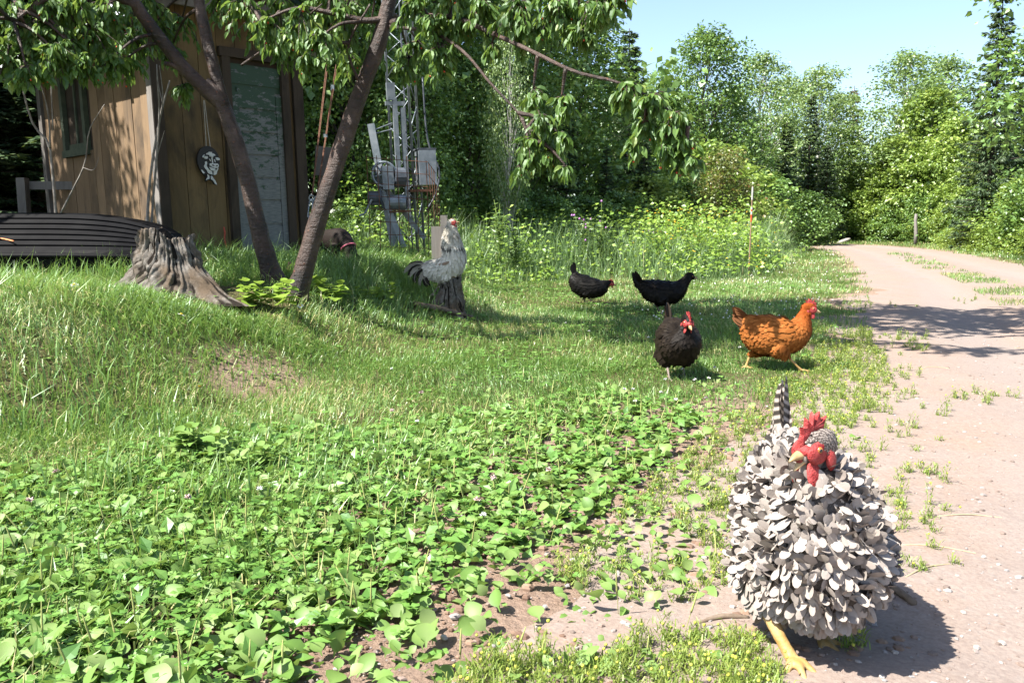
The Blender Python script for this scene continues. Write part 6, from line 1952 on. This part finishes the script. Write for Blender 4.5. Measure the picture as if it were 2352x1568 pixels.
    # face
    if face:
        v, f3, f4 = uvsphere(18, 12)
        fb = MB()
        for sgn in (1, -1):
            fb.add(xf(HM, v * np.array([.024, .0080, .0185]) + np.array([.010, sgn * .0160, -.002])), f3, f4)
        fb.add(xf(HM, v * np.array([.017, .0165, .013]) + np.array([.021, 0, .002])), f3, f4)
        fb.build('face_skin', M_COMB, root, smooth=True)
    for sgn in (1, -1):
        eb = MB(); eb.sphere((0, 0, 0), .0054, 12, 8)
        e = eb.build('eye', M_IRIS, root, smooth=True)
        e.matrix_local = HM @ Matrix.Translation((.0135, sgn * (.0212 if face else .0205), .005))
        pb = MB(); pb.sphere((.001, sgn * .0030, 0), .0031, 10, 7); pb.build('pupil', M_PUPIL, e, smooth=True)
    # beak, upper hooked over lower
    def beakhalf(sg, op, L, w0, h0):
        mbk = MB()
        pts = np.array([[.022, 0, 0], [.034, 0, .0005 * sg], [.034 + L * .55, 0, -.002], [.034 + L, 0, -.0075 if sg > 0 else -.003]])
        rad = np.array([[w0, h0], [w0 * .9, h0 * .95], [w0 * .55, h0 * .65], [.0012, .0012]])
        Vb = []
        for p, r_ in zip(pts, rad):
            for k_ in range(10):
                a_ = 2 * math.pi * k_ / 10
                Vb.append([p[0], r_[0] * math.cos(a_), p[2] + r_[1] * math.sin(a_)])
        F_ = [[r * 10 + j, r * 10 + (j + 1) % 10, (r + 1) * 10 + (j + 1) % 10, (r + 1) * 10 + j] for r in range(3) for j in range(10)]
        Vb = np.array(Vb)
        if op:
            rot = np.array(Matrix.Rotation(op, 3, 'Y'))
            pv = np.array([.022, 0, 0]); Vb = (Vb - pv) @ rot.T + pv
        mbk.add(xf(HM, Vb + np.array([0, 0, -.004 if sg > 0 else -.0095])), [], F_)
        return mbk
    bk = beakhalf(1, -.12 * (mouth > 0), .024, .0100, .0090).build('upper_beak', M_BEAK, root, smooth=True)
    beakhalf(-1, mouth, .019, .0085, .0045).build('lower_beak', M_BEAK, root, smooth=True)
    if mouth > 0:
        mm = MB(); v, f3, f4 = uvsphere(10, 7)
        mm.add(xf(HM, v * np.array([.016, .0066, .007]) + np.array([.028, 0, -.010])), f3, f4)
        mm.build('mouth', M_MOUTH, root, smooth=True)
    if comb:
        k_ = comb
        prof = [(-.018, .020), (-.024, .034), (-.033, .046), (-.022, .043), (-.017, .041), (-.0155, .058), (-.008, .044), (-.003, .043), (.000, .061), (.006, .044),
                (.011, .041), (.016, .055), (.019, .039), (.024, .034), (.031, .042), (.031, .030), (.036, .022), (.036, .010), (.026, .012), (.012, .021), (-.004, .024)]
        if k_.get('small'):
            prof = [(-.014, .022), (-.016, .034), (-.009, .031), (-.004, .042), (.001, .032), (.006, .041), (.011, .030), (.016, .036), (.019, .026), (.028, .024), (.032, .010), (.02, .014), (.004, .022)]
        P = np.array(prof) * np.array([k_.get('s', 1), k_.get('s', 1)])
        V_, f3, f4 = extrude_profile(P, .0085, .3)
        V_[:, 1] += k_.get('lean', 0) * np.clip(V_[:, 2] - .02, 0, 1) + .0012 * np.sin(V_[:, 0] * 260)
        cb = MB(); cb.add(xf(HM, V_), f3, f4); cb.build('comb', M_COMB, root, smooth=False)
    if wattle:
        for sgn in (1, -1):
            v, f3, f4 = uvsphere(14, 10)
            vv = v.copy()
            vv[:, 0] *= 1 + .35 * np.clip(-vv[:, 2], -1, 1)
            Vw = vv * np.array([.0125, .0042, .0205]) * wattle + np.array([.020, sgn * .0105, -.020 - .012 * wattle])
            Vw[:, 1] += sgn * np.clip(-.02 - Vw[:, 2], 0, 1) * .25
            wb_ = MB(); wb_.add(xf(HM, Vw), f3, f4); wb_.build('wattle', M_COMB, root, smooth=True)
            vl = v * np.array([.0085, .0042, .014]) * wattle + np.array([-.010, sgn * .0225, -.018])
            lb = MB(); lb.add(xf(HM, vl), f3, f4); lb.build('ear_lobe', M_COMB, root, smooth=True)
    return root

def c_const(c, c2=None, head=None, tailc=None, wingc=None):
    def f(P, D, r, hd, zone=None):
        a, b = np.array(c), np.array(c2 if c2 is not None else c)
        t = np.clip(r, 0, 1)[:, None]
        o = a * (1 - t) + b * t
        if head is not None:
            k = np.clip(1 - (D - .05) / .16, 0, 1)[:, None]
            o = o * (1 - k) + np.array(head) * k
        if zone == 'tail' and tailc is not None: o = o * .25 + np.array(tailc) * .75
        if zone == 'wing' and wingc is not None: o = o * .35 + np.array(wingc) * .65
        return o
    return f

M_FEATH = m_feather('feather', .8, .12)
M_FEATHB = m_feather('glossy_black_feather', .5, .10)
M_BARRED = m_barred()

HEN = [(-.185, .300, .012, .018), (-.165, .285, .035, .045), (-.12, .245, .072, .092), (-.06, .212, .098, .115), (.02, .203, .106, .108), (.09, .215, .10, .102),
       (.132, .245, .080, .076), (.150, .284, .054, .052), (.160, .318, .037, .037), (.170, .342, .030, .031)]
HENLEG = lambda x0, x1, z=0.0: [((-.01, .055, .16), (-.05 + x0 * .5, .055, .085), (x0, .05, z), 0, 0), ((-.01, -.055, .16), (-.02 + x1 * .6, -.055, .085), (x1, -.05, z), 0, 0)]

def on_ground(x, y, Y=None):
    p = gpt(x, y)
    return p

# barred hen striding up the edge of the drive, mouth open
p = on_ground(1880, 1500)
BX, BY = p.x - .005, p.y + .07
HENF = [(q[0], -.030 * max(0, (i - 5) / 4) ** 1.3, q[1], q[2], q[3]) for i, q in enumerate([(-.195, .335, .014, .02), (-.170, .318, .040, .05), (-.125, .282, .080, .095), (-.06, .243, .110, .130), (.02, .222, .114, .138), (.085, .220, .112, .134),
        (.116, .258, .094, .094), (.124, .310, .068, .068), (.122, .352, .050, .052), (.122, .378, .040, .041)])]
bird('barred_hen', 'black and white barred hen striding with open beak at the edge of the gravel drive', (BX, BY, gz(BX, BY) - .002), R(-95), 1.0, HENF,
     ((.146, -.034, .412), R(-56), R(-8)),
     [((-.01, -.06, .16), (.070, -.080, .076), (.118, -.046, .008), R(6), .3), ((-.02, .06, .17), (-.015, .058, .095), (.018, .03, 0), R(20), 0)],
     c_const((.3, .26, .24)), M_BARRED, M_BARRED, M_SHANK, comb={'s': .98, 'lean': -.05}, wattle=1.25,
     tail={'n': 9, 'L': .17, 'el': 1.05, 'spread': .14, 'o': (-.165, 0, .315), 'w': .016, 'fw': .052, 'bend': .25, 'tent': .28, 'layers': 3, 'lay_el': -.20},
     voxel=.0038, spacing=.0074, flen=.026, fwid=.0145, seed=3, mouth=.42, hs=1.06, thigh=1.3, lr=1.5, camber=.6, wfit=.82, fill=[((.035, -.006, .272), (.105, .092, .075)), ((.080, -.012, .310), (.050, .052, .045))], period=.0104, wing=([-.03, 0, .225], [-.19, 0, .235]))

# red hen
p = on_ground(1778, 850)
bird('red_hen', 'russet orange hen walking towards the gravel drive with one leg forward', (p.x, p.y, gz(p.x, p.y)), R(-4), 1.0, HEN,
     ((.186, 0, .358), R(-4), R(-8)), HENLEG(-.155, .145),
     c_const((.235, .072, .014), (.285, .105, .026), head=(.225, .050, .008), tailc=(.085, .042, .022)), M_FEATH, M_FEATH, M_SHANK, comb={'s': .92}, wattle=.85,
     tail={'n': 8, 'L': .135, 'el': .62, 'spread': .28, 'o': (-.140, 0, .280), 'w': .02, 'fw': .06, 'bend': .35, 'tent': .3, 'layers': 4, 'lay_el': -.3},
     voxel=.0052, spacing=.0088, flen=.030, fwid=.0165, seed=5)

BLK = dict(tailc=(.016, .014, .013))
# black hen walking to the camera
p = on_ground(1553, 868)
HENB = [r if i < 6 else (r[0] - .0, r[1] - .03 * (i - 5) / 4, r[2], r[3]) for i, r in enumerate(HEN)]
bird('black_hen', 'black hen with upright red comb walking through the clover beside the red hen', (p.x, p.y, gz(p.x, p.y) - .01), R(-86), 1.02, HENB,
     ((.186, 0, .330), R(8), R(-22)), HENLEG(-.03, .06),
     c_const((.011, .008, .0065), (.019, .014, .010), head=(.010, .008, .007)), M_FEATHB, M_FEATHB, M_SHANKD, comb={'s': .85}, wattle=.8,
     tail={'n': 9, 'L': .15, 'el': .85, 'spread': .5, 'o': (-.150, 0, .285), 'w': .024, 'fw': .05, 'bend': .2, 'tent': .35, 'layers': 3, 'lay_el': -.3},
     voxel=.0055, spacing=.0095, flen=.032, fwid=.017, seed=6)
# black hen with raised tail, head low
Y1 = 9.0
p = on_ground(1352, 699)
HEN1 = [(-.165, .345, .014, .018), (-.150, .325, .040, .048), (-.12, .270, .078, .095), (-.06, .215, .102, .118), (.02, .190, .108, .108), (.10, .190, .10, .100),
        (.150, .205, .082, .078), (.178, .222, .056, .054), (.20, .232, .040, .040), (.215, .236, .032, .032)]
bird('black_hen', 'black hen with small red comb, head held low and tail raised high, in the shade', (p.x, p.y, gz(p.x, p.y) - .01), R(-8), p.y / 8.9, HEN1,
     ((.232, 0, .236), 0, R(-10)), HENLEG(-.03, .05),
     c_const((.005, .005, .005), (.009, .008, .007)), M_FEATHB, M_FEATHB, M_SHANKD, comb={'s': .8}, wattle=.6,
     tail={'n': 8, 'L': .145, 'el': 1.25, 'spread': .35, 'o': (-.145, 0, .325), 'w': .022, 'fw': .05, 'bend': .55, 'tent': .2, 'layers': 3, 'lay_el': -.22},
     voxel=.006, spacing=.014, flen=.038, fwid=.021, seed=8)
# black bearded hen without a comb
p = on_ground(1524, 722)
HEN2 = [(-.200, .265, .014, .018), (-.175, .255, .040, .045), (-.12, .225, .074, .082), (-.06, .198, .096, .102), (.02, .190, .102, .098), (.09, .205, .094, .092),
        (.135, .238, .070, .066), (.165, .272, .048, .046), (.190, .300, .037, .036), (.205, .318, .032, .032)]
bird('black_hen', 'brownish black hen without a comb standing side on, dark beak pointing at the drive', (p.x, p.y, gz(p.x, p.y) - .005), R(-3), p.y / 7.7 * 1.1, HEN2,
     ((.218, 0, .326), 0, R(-6)), HENLEG(-.02, .04),
     c_const((.007, .006, .0055), (.014, .011, .009), tailc=(.017, .012, .009)), M_FEATHB, M_FEATHB, M_SHANKD, comb=None, wattle=0,
     tail={'n': 8, 'L': .15, 'el': .75, 'spread': .28, 'o': (-.170, 0, .255), 'w': .022, 'fw': .052, 'bend': .5, 'tent': .3, 'layers': 3, 'lay_el': -.3},
     voxel=.006, spacing=.014, flen=.038, fwid=.021, seed=9, face=False)

# crowing rooster on the small stump
def c_rooster(P, D, r, hd, zone=None):
    o = np.zeros((len(P), 3)) + np.array([.60, .57, .51])
    grey = np.array([.06, .057, .054])
    k = (r > .80).astype(float)[:, None] * .55
    neck = np.clip(1 - np.abs(D - .14) / .15, 0, 1)[:, None]
    k = np.maximum(k * .35, neck * np.where(r > .60, .8, .22)[:, None])
    o = o * (1 - k) + grey * k
    cape = np.clip(1 - np.abs(D - .27) / .05, 0, 1)[:, None] * np.where((r > .45) & (P[:, 2] > .46), 1., .0)[:, None]
    o = o * (1 - cape) + np.array([.035, .035, .04]) * cape
    o = o * (1 - neck * .25) + np.array([.36, .29, .18]) * neck * .25
    if zone == 'wing':
        q = np.where(P[:, 2] > .405, .75, .0)[:, None] * np.where(r > .3, 1, .2)[:, None]
        o = np.array([.55, .54, .50]) * (1 - q) + np.array([.17, .075, .03]) * q
    if zone == 'tail':
        o = np.where((r > .68)[:, None], np.array([.26, .24, .21]), np.array([.03, .025, .022]))
    return o
p = gpt(1035, 716)
RSX, RSY = p.x, p.y
RST = [(-.205, .395, .014, .02), (-.180, .392, .045, .05), (-.13, .375, .075, .085), (-.06, .362, .098, .102), (.015, .385, .112, .112), (.060, .440, .108, .106),
       (.066, .510, .100, .098), (.050, .580, .088, .088), (.042, .645, .074, .076), (.040, .700, .056, .058), (.044, .740, .042, .042)]
bird('rooster', 'crowing white and grey rooster with red comb standing on the small weathered stump', (RSX - .03, RSY, gz(RSX, RSY)), R(-14), 1.0, RST,
     ((.056, 0, .762), R(-4), R(14)),
     [((-.03, .055, .32), (-.075, .055, .245), (-.15, .03, .135), 0, .2), ((.02, -.05, .33), (.03, -.05, .27), (.075, -.02, .315), 0, 0)],
     c_rooster, M_FEATH, M_FEATH, M_SHANKG, comb={'small': 1, 's': .95}, wattle=.45,
     tail={'n': 9, 'L': .27, 'el': .65, 'spread': .42, 'o': (-.165, 0, .385), 'w': .03, 'fw': .042, 'bend': -1.9, 'tent': .2, 'layers': 3, 'lay_el': -.55},
     voxel=.0058, spacing=.0125, flen=.046, fwid=.018, seed=12, mouth=.38, wing=([.07, 0, .43], [-.13, 0, .355]), beard=True, fluff=False)

# ------------------------------------------------------------------ dog sniffing in the long grass behind the cherry trunk
def dog():
    D0 = Vector((at(765, 600, 7.9).x, 7.9, 0)); D0.z = gz(D0.x, D0.y) - .03
    root = thing('dog', 'dark brown dog with pink collar sniffing in the long grass behind the cherry trunk', 'dog', D0, (0, 0, R(-48)), None, (.86,) * 3)
    mb = MB()
    def loft(S, seg=18):
        Q = catmull(np.array(S, float), 30)
        C, W, H = Q[:, :3], np.maximum(Q[:, 3], .008), np.maximum(Q[:, 4], .008)
        T = np.gradient(C, axis=0); T /= np.linalg.norm(T, axis=1)[:, None]
        side = np.tile([0., 1, 0], (30, 1)); up = np.cross(T, side)
        a = np.arange(seg) * 2 * math.pi / seg
        V = C[:, None] + (W[:, None] * np.cos(a))[..., None] * side[:, None] + (H[:, None] * np.sin(a))[..., None] * up[:, None]
        ii, jj = np.meshgrid(np.arange(29), np.arange(seg), indexing='ij'); ii, jj = ii.ravel(), jj.ravel(); kk = (jj + 1) % seg
        mb.add(np.concatenate([V.reshape(-1, 3), C[[0, -1]]]), [[30 * seg, (j + 1) % seg, j] for j in range(seg)] + [[30 * seg + 1, 29 * seg + j, 29 * seg + (j + 1) % seg] for j in range(seg)],
               np.stack([ii * seg + jj, ii * seg + kk, (ii + 1) * seg + kk, (ii + 1) * seg + jj], 1))
    loft([(-.36, 0, .40, .04, .05), (-.28, 0, .40, .095, .10), (-.10, 0, .40, .10, .105), (.08, 0, .385, .115, .135), (.20, 0, .385, .105, .125), (.28, 0, .36, .085, .09), (.34, 0, .30, .072, .078), (.385, 0, .235, .068, .072), (.41, 0, .20, .05, .05)])
    loft([(.36, 0, .235, .05, .05), (.405, 0, .195, .072, .068), (.44, 0, .155, .064, .060), (.475, 0, .105, .042, .042), (.505, 0, .06, .038, .036), (.52, 0, .035, .026, .024)])
    for sy in (1, -1):
        mb.tube([(.20, sy * .08, .34), (.19, sy * .085, .20), (.20, sy * .085, .10), (.20, sy * .085, .02)], [.065, .045, .030, .030], 10)
        mb.tube([(.20, sy * .085, .02), (.25, sy * .085, .012)], [.034, .028], 8)
        mb.tube([(-.26, sy * .075, .38), (-.20, sy * .09, .25), (-.33, sy * .09, .13), (-.31, sy * .09, .02)], [.085, .060, .030, .028], 10)
        mb.tube([(-.31, sy * .09, .02), (-.25, sy * .09, .012)], [.034, .028], 8)
    mb.tube([(-.36, 0, .42), (-.46, 0, .40), (-.55, 0, .33), (-.60, 0, .28)], [.032, .026, .02, .010], 8)
    V, Nn, F3, F4, E = remeshed(mb, .011, 4)
    fur = mnoise('dark_brown_fur', (.007, .0045, .0035), (.015, .009, .007), 60, .7, .4, .006, spec=.2)
    build('body', V, [F3, F4], fur, root, smooth=True)
    for sy in (1, -1):
        m = MB(); v, f3, f4 = uvsphere(12, 8)
        m.add(v * np.array([.020, .012, .055]) + np.array([0, 0, -.035]), f3, f4)
        o = m.build('ear', fur, root, smooth=True); o.location = (.40, sy * .068, .225); o.rotation_euler = (R(14) * sy, R(-30), 0)
        m = MB(); m.sphere((.455, sy * .043, .165), .010, 8, 6); m.build('eye', M_PUPIL, root, smooth=True)
    m = MB(); m.sphere((.525, 0, .045), (.014, .018, .014), 10, 7); m.build('nose', M_PUPIL, root, smooth=True)
    c = np.array([.335, 0, .305]); t = np.array([.045, 0, -.07]); t /= np.linalg.norm(t); u = np.cross(t, [0, 1, 0])
    m = MB(); m.tube([c + np.array([0, 1, 0]) * .079 * math.cos(a) + u * .085 * math.sin(a) for a in np.linspace(0, 2 * math.pi, 25)], .009, 8, cap=False)
    m.build('collar', mnoise('pink_collar', (.30, .06, .10), (.42, .12, .17), 30, .6, 0), root, smooth=True)
dog()
